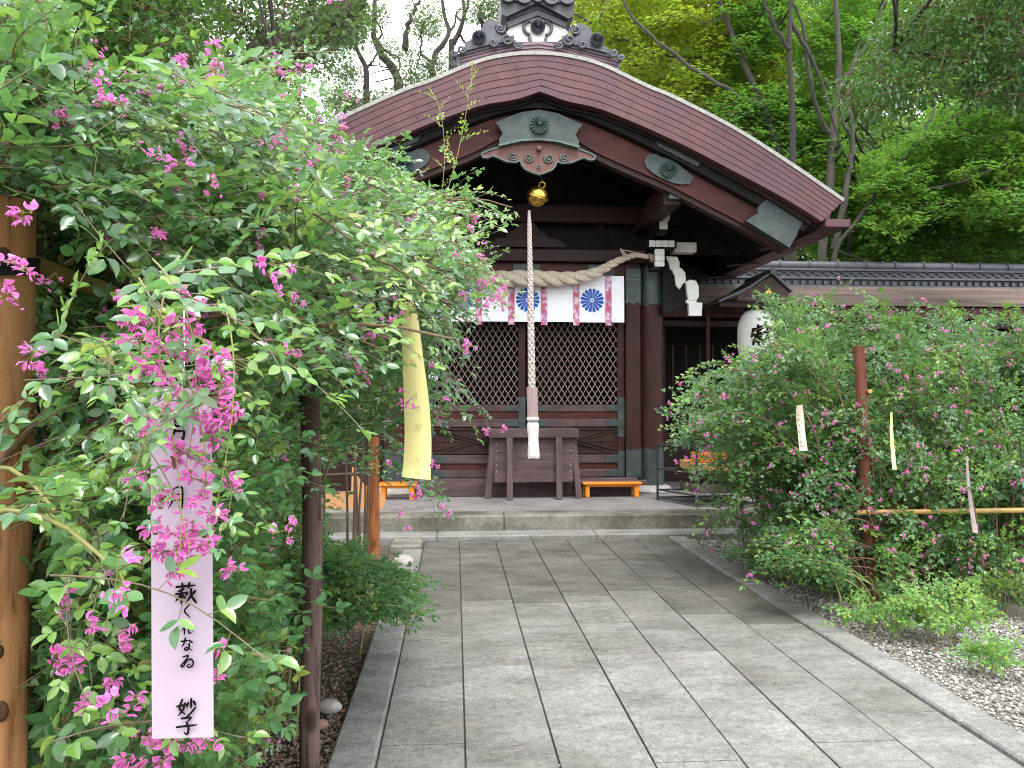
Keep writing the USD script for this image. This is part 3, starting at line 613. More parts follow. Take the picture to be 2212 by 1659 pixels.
# ================================================================== things at the shrine front
def ribbon_text(chars, x, z, size, Y, gap=1.12, wt=.10, jit=0.):
    "brush characters (strokes in a 100 x 100 box) set vertically; returns a polygon in (x, z)"
    out = []; r = random.Random(5)
    for ch in chars:
        if ch is None: z -= size*gap; continue
        for st in GLYPH[ch]:
            p = spl(st, max(8, 8*len(st))) if len(st) > 2 else spl(st, 8)
            n = len(p); px = x + (p[:, 0]-50)/100*size; pz = z - p[:, 1]/100*size
            for i in range(n-1):
                t = i/(n-1); w = size*wt*(.62 + .5*math.sin(math.pi*(t*.8+.25)))*.5*(1 if t < .8 else 1-.55*(t-.8)/.2)
                out.append(LineString([(px[i], pz[i]), (px[i+1], pz[i+1])]).buffer(w, quad_segs=3))
        z -= size*gap
    return unary_union(out).simplify(size*.006)
GLYPH = {
 'ku': [[(62, 5), (30, 48), (68, 95)]],
 're': [[(30, 5), (30, 95)], [(12, 30), (38, 27), (10, 72)], [(30, 52), (55, 25), (64, 34), (58, 72), (66, 88), (92, 70)]],
 'na': [[(10, 28), (52, 22)], [(36, 5), (28, 40), (12, 66)], [(62, 22), (84, 38)], [(62, 42), (60, 75), (45, 88), (32, 80), (42, 70), (62, 76), (84, 92)]],
 'wi': [[(22, 20), (56, 13), (32, 52), (10, 76), (22, 86), (45, 50), (70, 36), (90, 55), (85, 80), (62, 92), (50, 80), (64, 70), (84, 92)]],
 'hagi': [[(8, 20), (92, 13)], [(34, 4), (36, 28)], [(66, 2), (62, 27)], [(40, 30), (16, 40)], [(6, 53), (52, 47)], [(30, 38), (30, 98)], [(29, 54), (6, 84)], [(32, 56), (48, 72)], [(56, 46), (53, 60)], [(92, 40), (80, 57)], [(74, 30), (72, 60), (50, 97)], [(73, 60), (99, 95)]],
 'myo': [[(28, 6), (14, 50), (44, 82)], [(42, 25), (30, 60), (6, 88)], [(2, 40), (52, 31)], [(72, 3), (72, 50)], [(58, 22), (50, 45)], [(84, 16), (95, 36)], [(93, 48), (70, 76), (42, 98)]],
 'ko': [[(26, 12), (70, 8), (50, 32)], [(50, 32), (60, 62), (54, 92), (36, 80)], [(2, 54), (100, 46)]],
 'tsuki': [[(30, 5), (28, 60), (10, 96)], [(30, 6), (70, 4), (70, 92), (58, 84)], [(32, 34), (68, 32)], [(30, 58), (68, 57)]],
 'ken': [[(30, 2), (30, 18)], [(30, 10), (50, 8)], [(8, 20), (54, 18)], [(10, 20), (3, 60)], [(20, 29), (44, 26)], [(30, 22), (30, 38), (50, 38)], [(10, 48), (54, 46)], [(18, 54), (44, 54)], [(18, 54), (18, 65)], [(44, 54), (44, 65)], [(18, 65), (44, 65)], [(10, 72), (10, 99)], [(10, 72), (54, 72)], [(54, 72), (54, 98)], [(22, 82), (42, 82)], [(32, 73), (32, 99)], [(58, 36), (99, 32)], [(76, 6), (74, 50), (54, 98)], [(76, 50), (99, 96)], [(86, 10), (96, 24)]],
 'no': [[(55, 20), (40, 70), (18, 76), (14, 45), (45, 16), (82, 35), (78, 75), (55, 92)]],
 'ri': [[(30, 10), (28, 50), (36, 58)], [(70, 6), (72, 55), (48, 95)]],
 'shi': [[(40, 6), (38, 70), (55, 92), (85, 70)]],
}
def zc_(y, Y): return 1.5 + (867-y)*Y/FOC

# white curtain with blue crests and pink bands
YC = 10.86
x0, x1, zb, ztp = CX-1.34, CX+1.335, zc_(694, YC), zc_(592, YC)
cu = thing('shrine_curtain', 'white curtain with blue chrysanthemum crests and pink bands across the shrine front', 'curtain', (CX, YC, ztp))
nx, nz = 90, 10; U, V = np.meshgrid(np.linspace(0, 1, nx), np.linspace(0, 1, nz), indexing='ij')
cx_ = x0 + (x1-x0)*U; cz_ = ztp + (zb-ztp)*V
wave = lambda X, v: .012*np.sin(X*7.3+.5)*v + .006*np.sin(X*19.+v*2)*v
cy_ = YC + wave(cx_, V)
vv = np.stack([cx_, cy_, cz_], -1).reshape(-1, 3); I = np.arange(nx*nz).reshape(nx, nz)
ff = np.stack([I[:-1, :-1], I[:-1, 1:], I[1:, 1:], I[1:, :-1]], -1).reshape(-1, 4)
N = len(vv); fb = ff[:, ::-1] + N
rim = np.r_[I[:, 0], I[-1, 1:], I[::-1, -1][1:], I[0, ::-1][1:-1]]; r2 = np.roll(rim, -1)
body = (np.vstack([vv, vv + [0, .003, 0]]), np.vstack([ff, fb, np.stack([rim, r2, r2+N, rim+N], 1)]))
part(cu, 'cloth_panel', body, M_cloth, smooth=30)
part(cu, 'hem_fold', box(x0, x1, YC-.010, YC-.003, ztp-.075, ztp-.070, .001), M_cloth)
def drape(mesh, dy):
    v, f = arr(mesh); v = v.copy(); vvv = (v[:, 2]-ztp)/(zb-ztp)
    v[:, 1] = v[:, 1] - YC + YC + wave(v[:, 0], vvv) + dy; return v, f
for dx in (-.89, 0, .89):
    c = np.array([CX+dx, zc_(646, YC)]); R = .165
    pet = []
    for i in range(16):
        a = (i+.5)*math.pi/8; w = math.pi/16*.80
        pts = [(c[0]+.028*math.cos(a-w), c[1]+.028*math.sin(a-w)), (c[0]+R*.9*math.cos(a-w), c[1]+R*.9*math.sin(a-w))]
        pts += [(c[0]+R*(.9+.1*math.sin(math.pi*t))*math.cos(a-w+2*w*t), c[1]+R*(.9+.1*math.sin(math.pi*t))*math.sin(a-w+2*w*t)) for t in np.linspace(0.1, .9, 6)]
        pts += [(c[0]+R*.9*math.cos(a+w), c[1]+R*.9*math.sin(a+w)), (c[0]+.028*math.cos(a+w), c[1]+.028*math.sin(a+w))]
        pet.append(Polygon(pts))
    pet.append(Point(*c).buffer(.012))
    part(cu, 'chrysanthemum_crest', drape(plate(unary_union([q.buffer(0) for q in pet]), YC-.003, YC-.001), -.002), M_blue)
for dx in (-1.115, -.67, -.225, .225, .67, 1.115):
    xa = np.linspace(ztp+.005, zb-.045, 14)
    w = .043; ms = []
    b_ = strip(np.stack([xa*0 + CX+dx+w, xa], 1), np.stack([xa*0 + CX+dx-w, xa], 1), -.004, 0.)
    v, f = b_; v = v.copy(); v[:, 1] += YC; v, f = drape((v, f), -.006)
    part(cu, 'pink_band', (v, f), M_band)

# straw rope
YS = 10.70
sp_ = spl([np.array(at(a, b, y)) for a, b, y in ((1402, 556, 10.74), (1372, 551, 10.72), (1330, 566, 10.70), (1285, 590, 10.68), (1225, 602, 10.66), (1145, 600, 10.64))], 60)
half = sp_; left = sp_[::-1].copy(); left[:, 0] = 2*CX - left[:, 0] + 0.0
half[:, 0] += 0
sh_line = np.vstack([left[::-1][::1], half[::-1][1:]]) if False else None
ctr = np.vstack([half, left[1:]]) if half[-1, 0] > CX else half
d = np.r_[0, np.cumsum(np.linalg.norm(np.diff(ctr, axis=0), axis=1))]; u = np.linspace(0, d[-1], 220)
ctr = np.stack([np.interp(u, d, ctr[:, i]) for i in range(3)], 1); ctr = ctr.copy()
from scipy.ndimage import gaussian_filter1d
ctr = gaussian_filter1d(ctr, 3, axis=0, mode='nearest')
R_ = .032 + .075*np.sin(np.pi*u/d[-1])**1.6
ro = thing('straw_rope', 'thick twisted straw rope hung above the white curtain', 'rope', ctr[110])
ph = np.cumsum(np.r_[0, np.diff(u)/(R_[1:]*6.5)])*2*math.pi
tg = np.gradient(ctr, axis=0); tg /= np.linalg.norm(tg, axis=1, keepdims=True)
n1 = np.cross(tg, [0, 1, 0]); n1 /= np.linalg.norm(n1, axis=1, keepdims=True); n2 = np.cross(tg, n1)
for s in range(3):
    a = ph + s*2*math.pi/3
    pts = ctr + (R_*.5)[:, None]*(np.cos(a)[:, None]*n1 + np.sin(a)[:, None]*n2)
    part(ro, 'strand', tube(pts, R_*.56, 10), M_rope, smooth=True)
rr = random.Random(3)
fr = []
for i in range(26):
    p = ctr[2] + np.array([rr.uniform(-.02, .03), rr.uniform(-.02, .02), rr.uniform(-.02, .02)])
    fr.append(tube(spl([p, p + [rr.uniform(.03, .09), rr.uniform(-.04, .02), rr.uniform(-.02, .03)], p + [rr.uniform(.05, .11), rr.uniform(-.05, .02), rr.uniform(-.10, .02)]], 5), .0035, 4))
part(ro, 'frayed_end', join(fr), M_rope, smooth=True)
tl = np.array([np.array(at(a, b, 10.62)) for a, b in ((1352, 551), (1342, 540), (1372, 546), (1358, 553), (1340, 537), (1349, 556))])
part(ro, 'tie_cord', tube(spl(tl, 30), .006, 5), M_rope, smooth=True)

# bell and bell rope
YK = 9.62
bc = at(1161, 424, YK)
be = thing('shrine_bell', 'round brass bell hanging under the gable above its rope', 'bell', bc)
R = .125
prof = [(1e-3, R*1.02)] + [(R*math.sin(t), R*math.cos(t)) for t in np.linspace(.25, 1.35, 10)] + [(R*1.10, .018), (R*1.13, .008), (R*1.13, -.008), (R*1.10, -.018)] + [(R*math.sin(t)*1.0, R*math.cos(t)) for t in np.linspace(1.8, 2.95, 10)] + [(1e-3, -R)]
Rt = Rotation.from_euler('xyz', (.35, .38, 0)).as_matrix()
v, f = lathe(prof, 36); part(be, 'bell_body', (v @ Rt.T + bc, f), M_gold, smooth=35)
part(be, 'bell_slot', (obox(np.array([0, 0, -R*.90]), R*.62, .012, R*.14, b=.003)[0] @ Rt.T + bc, BOXF), M_black)
part(be, 'hanger_ring', tube(np.array([bc + Rt @ np.array([.035*math.cos(t), 0, R+.02+.035*math.sin(t)]) for t in np.linspace(0, 2*math.pi, 20)]), .009, 8), M_gold, smooth=True)
part(be, 'hanger_chain', tube(np.array([bc + Rt @ np.array([0, 0, R+.04]), (bc[0]-.03, YK, 4.55)]), .008, 6), M_iron)
r0 = at(1143, 455, YK-.02); r1 = at(1149, 842, YK-.02); r2 = at(1151, 905, YK-.02); r3 = at(1153, 985, YK-.02)
rp_ = thing('bell_rope', 'braided white bell rope with tassel in front of the lattice doors', 'rope', r1)
zz = np.linspace(r0[2], r1[2], 120); xx_ = np.interp(zz[::-1], [r1[2], r0[2]], [r1[0], r0[0]])[::-1]
zs = np.linspace(0, 1, 120); Rr = np.interp(zs, [0, .1, .22, .5, 1], [.016, .027, .029, .037, .043])
kk_ = np.cumsum(np.r_[0, np.diff(-zz)/(Rr[1:]*5)])*2*math.pi
for s in range(8):
    dirn = 1 if s < 4 else -1; a = dirn*kk_*.62 + (s % 4)*math.pi/2 + (0 if s < 4 else .3)
    pts = np.stack([xx_ + Rr*.74*np.cos(a), (YK-.02) + Rr*.62*np.sin(a) + (.10 if s < 4 else -.10)*Rr*np.cos(4*a), zz], 1)
    part(rp_, 'braid_strand', tube(pts, Rr*.34, 6), M_rope2, smooth=True)
part(rp_, 'rope_core', tube(np.stack([xx_, xx_*0+YK-.02, zz], 1), Rr*.62, 8), M_rope2, smooth=True)
part(rp_, 'ribbed_sleeve', (lambda a: (np.stack([r1[0]+(.062+.004*(np.arange(48) % 2))[None, :].repeat(2, 0)*np.cos(a)+(np.array([[0], [r2[0]-r1[0]]])), YK-.02+(.045+.004*(np.arange(48) % 2))[None, :].repeat(2, 0)*np.sin(a), np.array([[r1[2]+.03], [r2[2]-.01]]).repeat(48, 1)], -1).reshape(-1, 3), tri(np.stack([np.arange(48), (np.arange(48)+1) % 48, (np.arange(48)+1) % 48+48, np.arange(48)+48], 1))))((np.arange(48)/48*2*np.pi)[None, :].repeat(2, 0)), M_rope_p)
part(rp_, 'knot_ring', lathe([(.05, -.025), (.072, -.018), (.077, 0), (.072, .018), (.05, .025)], 24, (r2[0], YK-.02, r2[2])), M_tassel, smooth=True)
zt0, zt1 = r2[2]-.03, r3[2]
nn = 20; Z = np.linspace(zt0, zt1, nn)
a_ = np.linspace(0, 2*np.pi, 49)[:-1]
prf = np.interp(np.linspace(0, 1, nn), [0, .08, .2, .5, .8, 1], [.055, .072, .07, .06, .066, .070])
tv = []
for i in range(nn):
    r_ = prf[i]*(1 + .03*np.cos(a_*16 + i*2.) + .03*np.cos(a_*16 - i*2.)) if i < 14 else prf[i]*(1+.05*np.cos(a_*24))
    tv.append(np.stack([r2[0] + (r3[0]-r2[0])*i/nn + r_*np.cos(a_), YK-.02 + r_*.8*np.sin(a_), np.full(48, Z[i])], 1))
I = np.arange(48); J = (I+1) % 48; tf_ = np.vstack([np.stack([q*48+I, q*48+J, (q+1)*48+J, (q+1)*48+I], 1) for q in range(nn-1)])
part(rp_, 'tassel', (np.vstack(tv), tf_), M_tassel, smooth=True)
fr = [tube([(r3[0]+.062*math.cos(t)*q, YK-.02+.05*math.sin(t)*q, zt1+.01), (r3[0]+.066*math.cos(t)*q, YK-.02+.053*math.sin(t)*q, zt1-.02-.012*random.Random(int(t*99)).random())], .006, 4) for t in np.linspace(0, 6.1, 26) for q in (1, .6)]
part(rp_, 'fringe', join(fr), M_tassel)

# offering box
YO = 10.5; xc = at(1154, 1000, YO)[0]
ob = thing('offering_box', 'weathered wooden offering box on splayed legs before the doors', 'offering box', (xc, YO, .21))
z_ = lambda y: .209 + (1078-y)*YO/FOC
tp, w2 = z_(926), .595
for f_ in (0, 1):
    yy = YO if f_ == 0 else YO+.52
    part(ob, 'top_rail', box(xc-w2, xc+w2, yy-.01, yy+.07, tp-.115, tp, .006), M_grey_wood)
    for s in (-1, 1):
        part(ob, 'leg', bar((xc+s*.325, yy+(.0 if f_ == 0 else .06), tp-.115), (xc+s*.325, yy+(-.055 if f_ == 0 else .115), .209), .078, .06, (0, -1, 0), .006), M_grey_wood_z)
for s in (-1, 1):
    part(ob, 'end_rail', box(*sorted((xc+s*w2, xc+s*(w2-.075))), YO+.071, YO+.509, tp-.11, tp-.004, .005), M_grey_wood)
    part(ob, 'side_leg', bar((xc+s*.53, YO+.1, tp-.116), (xc+s*.61, YO+.1, .209), .08, .065, (0, -1, 0), .006), M_grey_wood_z)
    part(ob, 'side_leg', bar((xc+s*.53, YO+.42, tp-.116), (xc+s*.61, YO+.42, .209), .08, .065, (0, -1, 0), .006), M_grey_wood_z)
zb_ = z_(1042)
zz4 = np.linspace(zb_, tp-.118, 4)
for a, b in zip(zz4[:-1], zz4[1:]):
    part(ob, 'front_board', box(xc-.525, xc+.525, YO+.062, YO+.09, a+.001, b-.001, .003), M_grey_wood)
    part(ob, 'back_board', box(xc-.525, xc+.525, YO+.44, YO+.468, a+.001, b-.001, .003), M_grey_wood)
    for s in (-1, 1):
        part(ob, 'side_board', box(*sorted((xc+s*.525, xc+s*.497)), YO+.092, YO+.438, a+.001, b-.001, .003), M_grey_wood)
part(ob, 'bottom_board', box(xc-.49, xc+.49, YO+.095, YO+.435, zb_+.01, zb_+.03, .003), M_grey_wood)
for i in range(7):
    yy = YO+.10+i*.055
    part(ob, 'top_slat', bar((xc-.515, yy, tp-.05), (xc+.515, yy, tp-.05), .02, .045, (0, 0, 1)), M_grey_wood)
for s in (-1, 1):
    for zz_ in np.linspace(zb_+.05, tp-.2, 6):
        part(ob, 'nail', lathe_y((xc+s*.495, YO+.062, zz_), [(0, -.008), (.007, -.005), (.009, .002)], 8), M_skirting)

# low orange tables
def low_table(c, w, dpt, h, label, rz=0.):
    t = thing('low_table', label, 'table', (c[0], c[1], .209))
    Rz = Rotation.from_euler('z', rz).as_matrix(); Q = lambda m: (lambda v, f: ((v) @ Rz.T + [c[0], c[1], .209], f))(*arr(m))
    part(t, 'table_top', Q(box(-w/2, w/2, -dpt/2, dpt/2, h-.028, h, .006)), M_orange)
    part(t, 'apron', Q(box(-w/2+.07, w/2-.07, -dpt/2+.04, -dpt/2+.06, h-.06, h-.029, .003)), M_orange)
    for sx in (-1, 1):
        for sy in (-1, 1):
            part(t, 'leg', Q(box(*sorted((sx*(w/2-.035), sx*(w/2-.095))), *sorted((sy*(dpt/2-.03), sy*(dpt/2-.075))), 0, h-.029, .012)), M_orange)
    return t
c = at(1323, 1071, 10.62)
low_table((c[0], 10.74), .80, .30, .205, 'low orange table right of the offering box')
c = at(858, 1085, 10.5)
low_table((c[0], 10.66), .50, .34, .215, 'low orange table behind the yellow paper strip')
c = at(775, 1098, 9.75); t = thing('wooden_sign_board', 'pale plywood board with a cut edge left of the steps', 'board', (c[0], 9.75, .209))
q = Polygon(pp([(690, 1092), (705, 1065), (760, 1062), (762, 1010), (778, 1040), (800, 1058), (822, 1062), (832, 1080), (826, 1098), (800, 1101), (690, 1101)], 9.75)).buffer(.008)
part(t, 'cut_panel', plate(q, 9.74, 9.765), M_tan)
part(t, 'foot', box(c[0]-.3, c[0]-.25, 9.72, 9.95, .209, .235, .004), M_tan); part(t, 'foot', box(c[0]+.2, c[0]+.25, 9.72, 9.95, .209, .235, .004), M_tan)
# stone under the bushes and rail
# black iron stand with wooden trays
g = at(1447, 1090, 9.75); gx_ = g[0]
st = thing('iron_stand', 'black iron stand with wooden trays beside the shrine column', 'stand', (gx_+.4, 10., .209))
for (a, b) in ((gx_, 10.35), (gx_+.30, 9.62), (gx_+1.05, 9.62), (gx_+.75, 10.35)):
    part(st, 'upright', box(a-.014, a+.014, b-.014, b+.014, .209, .95, .003), M_iron)
P4 = [(gx_, 10.35), (gx_+.30, 9.62), (gx_+1.05, 9.62), (gx_+.75, 10.35)]
for zz_ in (.245, .345, .62, .935):
    for i in range(4):
        a, b = P4[i], P4[(i+1) % 4]
        part(st, 'rail', bar((a[0], a[1], zz_), (b[0], b[1], zz_), .035 if zz_ < .3 else .026, .02, (0, 0, 1)), M_iron)
for zz_ in (.37, .64):
    part(st, 'tray', box(gx_+.28, gx_+.98, 9.66, 10.3, zz_, zz_+.10, .006), M_tan if zz_ > .5 else M_grey_wood)
part(st, 'tray', box(gx_+.34, gx_+.72, 9.70, 10.0, .745, .86, .006), M_orange)
# white paper notice on the left door post
n_ = at(936, 790, 10.98)
no = thing('paper_notice', 'narrow white paper notice on the left door post', 'notice', n_)
part(no, 'sheet', box(n_[0]-.062, n_[0]+.058, 10.985, 10.99, zc_(828, 11), zc_(752, 11), .001), M_cloth)
part(no, 'writing', plate(ribbon_text(['shi', 'no', 'tsuki', 'ri', 'ko'], n_[0], zc_(757, 11), .075, 0), 10.983, 10.986), M_ink)

# ================================================================== the side corridor on the right
YW = 13.4
wi = thing('roofed_corridor', 'low corridor with a shingled roof and tiled ridge right of the shrine', 'building', (7., YW, .2))
X0, X1 = 3.02, 14.5
zr = zc_(566, YW)
rid = part(wi, 'ridge', box(X0, X1, YW-.15, YW+.15, zc_(616, YW)-.25, zr-.05, .01), M_tile_d)
part(rid, 'ridge_tile', tube([(X0, YW, zr+.01), (X1, YW, zr+.01)], .082, 14), M_tile, smooth=40)
xx0 = at(1495, 560, YW)[0]; stp = at(1661-8, 560, YW)[0]-at(1592, 560, YW)[0]
for i in range(14):
    x = xx0 + i*.513
    if x > X1-.2: break
    part(rid, 'tile_collar', tube([(x-.022, YW, zr+.01), (x-.012, YW, zr+.01), (x+.012, YW, zr+.01), (x+.022, YW, zr+.01)], [.085, .106, .106, .085], 14), M_tile, smooth=40)
for (ya, yb, d_) in ((576, 579, .2), (593, 598, .22), (612, 618, .26)):
    part(rid, 'ridge_course', box(X0, X1, YW-d_, YW+d_, zc_(yb, YW), zc_(ya, YW), .006), M_tile)
zA, zB = zc_(592, YW), zc_(580, YW); w_ = .17
nlat = int((X1-X0)/w_)
lat = []
for i in range(min(nlat, 66)):
    x = X0 + i*w_
    part(rid, 'ridge_lattice', bar((x, YW-.165, zA), (x+w_, YW-.165, zB), .016, .02), M_tile)
    part(rid, 'ridge_lattice', bar((x, YW-.172, zB), (x+w_, YW-.172, zA), .016, .02), M_tile)
for i in range(84):
    x = X0 + .06 + i*.135
    part(rid, 'ridge_stud', box(x-.032, x+.032, YW-.185, YW-.14, zc_(609.5, YW), zc_(600.5, YW), .004), M_tile)
# stepped bark shingles
M_bark = mat('bark_shingle', two((.17, .128, .108), .55, 1.5), 8, .85, .5, (.06, 1, 1), isl=.12)
n = 7; ya, yb = YW-.12, 12.1; za, zb2 = zc_(617, YW), zc_(652, 12.1)
for i in range(n):
    t0, t1 = i/n, (i+1)/n
    y0, y1 = ya+(yb-ya)*t0, ya+(yb-ya)*t1; zz0, zz1 = za+(zb2-za)*t0**1.12, za+(zb2-za)*t1**1.12
    q = np.array([[y0+.03, zz0-.004], [y1-.012, zz1+.050], [y1-.012, zz1-.004], [y0+.03, zz0-.05]])
    x = X0
    while x < X1-.1:
        L = rng.uniform(1.3, 2.2); xe = min(x+L, X1); dz = rng.uniform(-.006, .006)
        v = np.array([[xa, a, b+dz] for xa in (x+.002, xe-.002) for a, b in q])
        part(wi, 'bark_course', (v, np.array([[0, 1, 2], [0, 2, 3], [4, 6, 5], [4, 7, 6], [0, 4, 5], [0, 5, 1], [1, 5, 6], [1, 6, 2], [2, 6, 7], [2, 7, 3], [3, 7, 4], [3, 4, 0]])), M_bark)
        x += L
part(wi, 'roof_core', strip(np.array([[X0, za-.06], [X1, za-.06]]), np.array([[X0, za-.5], [X1, za-.5]]), YW-.1, YW+1.6), M_black)
part(wi, 'rear_slope', (np.array([[X0, YW, za], [X1, YW, za], [X1, YW+1.9, za-.7], [X0, YW+1.9, za-.7]]), np.array([[0, 1, 2, 3]])), M_bark)
part(wi, 'eave_board', box(X0, X1, 12.14, 12.20, zc_(680, 12.1), zc_(654, 12.1), .006), M_red)
part(wi, 'eave_rail', box(X0, X1, 12.24, 12.36, zc_(700, 12.1), zc_(686, 12.1), .008), M_wood_x)
for i in range(5):
    x = X0 + .25 + i*2.4
    part(wi, 'post', box(x-.09, x+.09, 12.6, 12.78, .209, 2.75, .01), M_wood_z)
part(wi, 'rear_wall', box(X0, X1, 14.3, 14.38, .1, 3.2, .005), M_black)
part(wi, 'soffit_board', box(X0, X1, 12.2, 14.3, 2.86, 2.9, .005), M_black)
for i in range(4):
    x = X0 + .35 + i*2.4
    for kx in range(9):
        part(wi, 'window_bar', box(x+.12+kx*.22, x+.15+kx*.22, 12.68, 12.71, 1.0, 2.4, .003), M_wood_z)
    part(wi, 'window_rail', box(x, x+2.2, 12.66, 12.72, .95, 1.0, .004), M_wood_x)
    part(wi, 'wainscot', box(x, x+2.2, 12.68, 12.72, .209, .95, .004), M_wood_x)

# lantern under its own little gable roof
YL = 11.55
lr = thing('lantern_roof', 'small copper gable roof with a gold crest above the white lantern', 'canopy', at(1632, 640, YL))
a0, a1, a2 = at(1668, 590, 11.2), at(1516, 662, 11.2), at(1712, 632, 11.2)
pk0 = np.array([a0[0], 11.2, a0[2]]); pk1 = pk0 + [0, .95, 0]
hl = np.array([.80, 0, .42])
lft = [pk0 + [-.62, 0, -.36], pk1 + [-.62, 0, -.36]]
rgt = [pk0 + [.30, 0, -.27], pk1 + [.30, 0, -.27]]
pk0 = pk0 + [.0, 0, 0]
def slab(a, b, c, d, t):
    a, b, c, d = map(np.asarray, (a, b, c, d)); n_ = np.cross(b-a, d-a); n_ = n_/np.linalg.norm(n_)*t
    v = np.array([a, b, c, d, a+n_, b+n_, c+n_, d+n_])
    return v, tri(np.array([[0, 3, 2, 1], [4, 5, 6, 7], [0, 1, 5, 4], [1, 2, 6, 5], [2, 3, 7, 6], [3, 0, 4, 7]]))
mid = pk0 + [-.33, 0, -.22]
rs = part(lr, 'roof_slope', slab(pk0, pk1, pk1+[-.33, 0, -.22], mid, .03), M_tile)
part(lr, 'roof_slope', slab(mid, mid+[0, .95, 0], pk1+[-.78, 0, -.43], pk0+[-.78, 0, -.43], .03), M_tile)
part(lr, 'roof_slope', slab(rgt[0], rgt[1], pk1, pk0, .03), M_tile)
for i in range(6):
    yy = 11.2 + .02 + i*.18
    part(lr, 'roof_rib', tube([pk0+[0, yy-11.2, .015], mid+[0, yy-11.2, .015], pk0+[-.78, yy-11.2, -.415]], .018, 6), M_tile, smooth=True)
part(lr, 'ridge_cap', tube([pk0+[0, -.04, .02], pk1+[0, .04, .02]], .045, 10), M_tile, smooth=40)
part(lr, 'gable_board', plate(Polygon([(pk0[0], pk0[2]-.04), (pk0[0]-.50, pk0[2]-.32), (pk0[0]-.50, pk0[2]-.40), (pk0[0]+.26, pk0[2]-.40), (pk0[0]+.26, pk0[2]-.27)]), 11.24, 11.28), M_grey_wood)
cc = at(1662, 632, 11.2)
cr = [Point(cc[0]+.028*math.cos(a), cc[2]+.028*math.sin(a)).buffer(.02) for a in np.arange(5)*2*math.pi/5+.3]
part(lr, 'gold_crest', plate(unary_union(cr), 11.228, 11.238), M_crest)
part(lr, 'support_rail', box(pk0[0]-.75, pk0[0]+.4, 11.3, 11.36, pk0[2]-.48, pk0[2]-.42, .006), M_wood_x)
part(lr, 'support_rail', box(pk0[0]-.75, pk0[0]+.4, 12.05, 12.11, pk0[2]-.48, pk0[2]-.42, .006), M_wood_x)
part(lr, 'support_post', box(pk0[0]-.72, pk0[0]-.66, 12.0, 12.06, .209, pk0[2]-.43, .006), M_wood_z)
part(lr, 'support_post', box(pk0[0]+.34, pk0[0]+.4, 12.0, 12.06, .209, pk0[2]-.43, .006), M_wood_z)
lc = at(1634, 730, YL)
la = thing('paper_lantern', 'large white paper lantern with black writing under the small gable roof', 'lantern', lc)
prof = []
for i in range(41):
    t = i/40; z = .40 - .80*t; r_ = .275*(1-abs(2*t-1)**3.2*.42) + (.004 if i % 2 else -.003)
    prof.append((r_, z))
part(la, 'paper_body', lathe(prof[::-1], 40, lc), M_paper, smooth=True)
part(la, 'lantern_rim', lathe([(.02, .40), (.17, .40), (.17, .46), (.02, .46)], 28, lc), M_black)
part(la, 'lantern_rim', lathe([(.02, -.46), (.17, -.46), (.17, -.40), (.02, -.40)], 28, lc), M_black)
part(la, 'hanging_cord', tube([lc+[0, 0, .46], (lc[0], lc[1], pk0[2]-.42)], .01, 6), M_iron)
tx = ribbon_text(['ken'], lc[0]-.02, lc[2]+.17, .30, 0, wt=.10)
v, f = plate(tx, -.003, .001); v = v.copy(); d_ = (v[:, 0]-lc[0]); v[:, 1] += lc[1] - np.sqrt(np.maximum(.281**2-d_**2, 0))*(1.0) - .004
part(la, 'writing', (v, f), M_ink)

# ================================================================== the trellis: posts and rails
def round_post(name, base, topz, rad, m, label, lean=(0, 0), wob=.006, seed=1, cat='post', group=None, n=18):
    r = np.random.default_rng(seed); zz = np.linspace(-.12, topz, 24)
    pts = np.stack([base[0]+lean[0]*zz+wob*np.sin(zz*3.1+seed), base[1]+lean[1]*zz+wob*np.cos(zz*2.3+seed), zz], 1)
    v, f = tube(pts, rad*(1+.03*np.sin(zz*5+seed)) , n)
    nz = meshkit.fbm(np.stack([v[:, 0]*18, v[:, 1]*18, v[:, 2]*2.5], 1), 3, seed)
    cv = v.copy(); ax = np.stack([np.interp(v[:, 2], zz, pts[:, 0]), np.interp(v[:, 2], zz, pts[:, 1])], 1)
    cv[:, :2] = ax + (v[:, :2]-ax)*(1+.10*(nz[:, None]-.5))
    t = thing(name, label, cat, (base[0], base[1], 0), group)
    part(t, 'shaft', (cv, f), m, smooth=50)
    part(t, 'end_grain', lathe([(1e-3, .003), (rad*.86, .003), (rad*.9, -.004)], n, (pts[-1, 0], pts[-1, 1], topz)), m)
    return t, pts
PB = at(10, 1659, 1.55); pt, _ = round_post('trellis_post', (at(8, 900, 1.55)[0], 1.55), at(30, 437, 1.55)[2], .048, M_post, 'pale pine post with knots at the near end of the trellis', seed=2, wob=.002)
M_knot = mat('knot_wood', [(.3, (.035, .012, .005)), (.7, (.12, .045, .016))], 40, .6, .3)
for i, (px, py, r_) in enumerate(((36, 560, .011), (26, 1392, .009), (30, 1518, .013), (44, 1110, .007), (18, 760, .008))):
    c = at(px, py, 1.55); ax_ = at(9, py, 1.55); dx = c[0]-ax_[0]; yy = 1.55 - math.sqrt(max(.0475**2-dx*dx, 1e-6))
    v, f = lathe_y((0, 0, 0), [(0, -.0022), (r_*.25, -.0028), (r_*.4, -.001), (r_*.55, -.0026), (r_*.8, -.001), (r_, .0022)], 14); v = v*[1, 1, 1.5]; a_ = math.asin(max(-1, min(1, dx/.0475)))
    part(pt, 'knot', (v @ Rotation.from_euler('z', a_).as_matrix().T + [c[0], yy, c[2]], f), M_knot, smooth=True)
lgY = 3.35; lx = at(666, 1400, lgY)[0]
pl, _ = round_post('trellis_post', (lx+.012, lgY), at(666, 806, lgY)[2], .041, M_log, 'dark brown log post at the edge of the paved path', seed=5, lean=(-.006, 0))
ox_ = at(807, 1100, 7.4)[0]
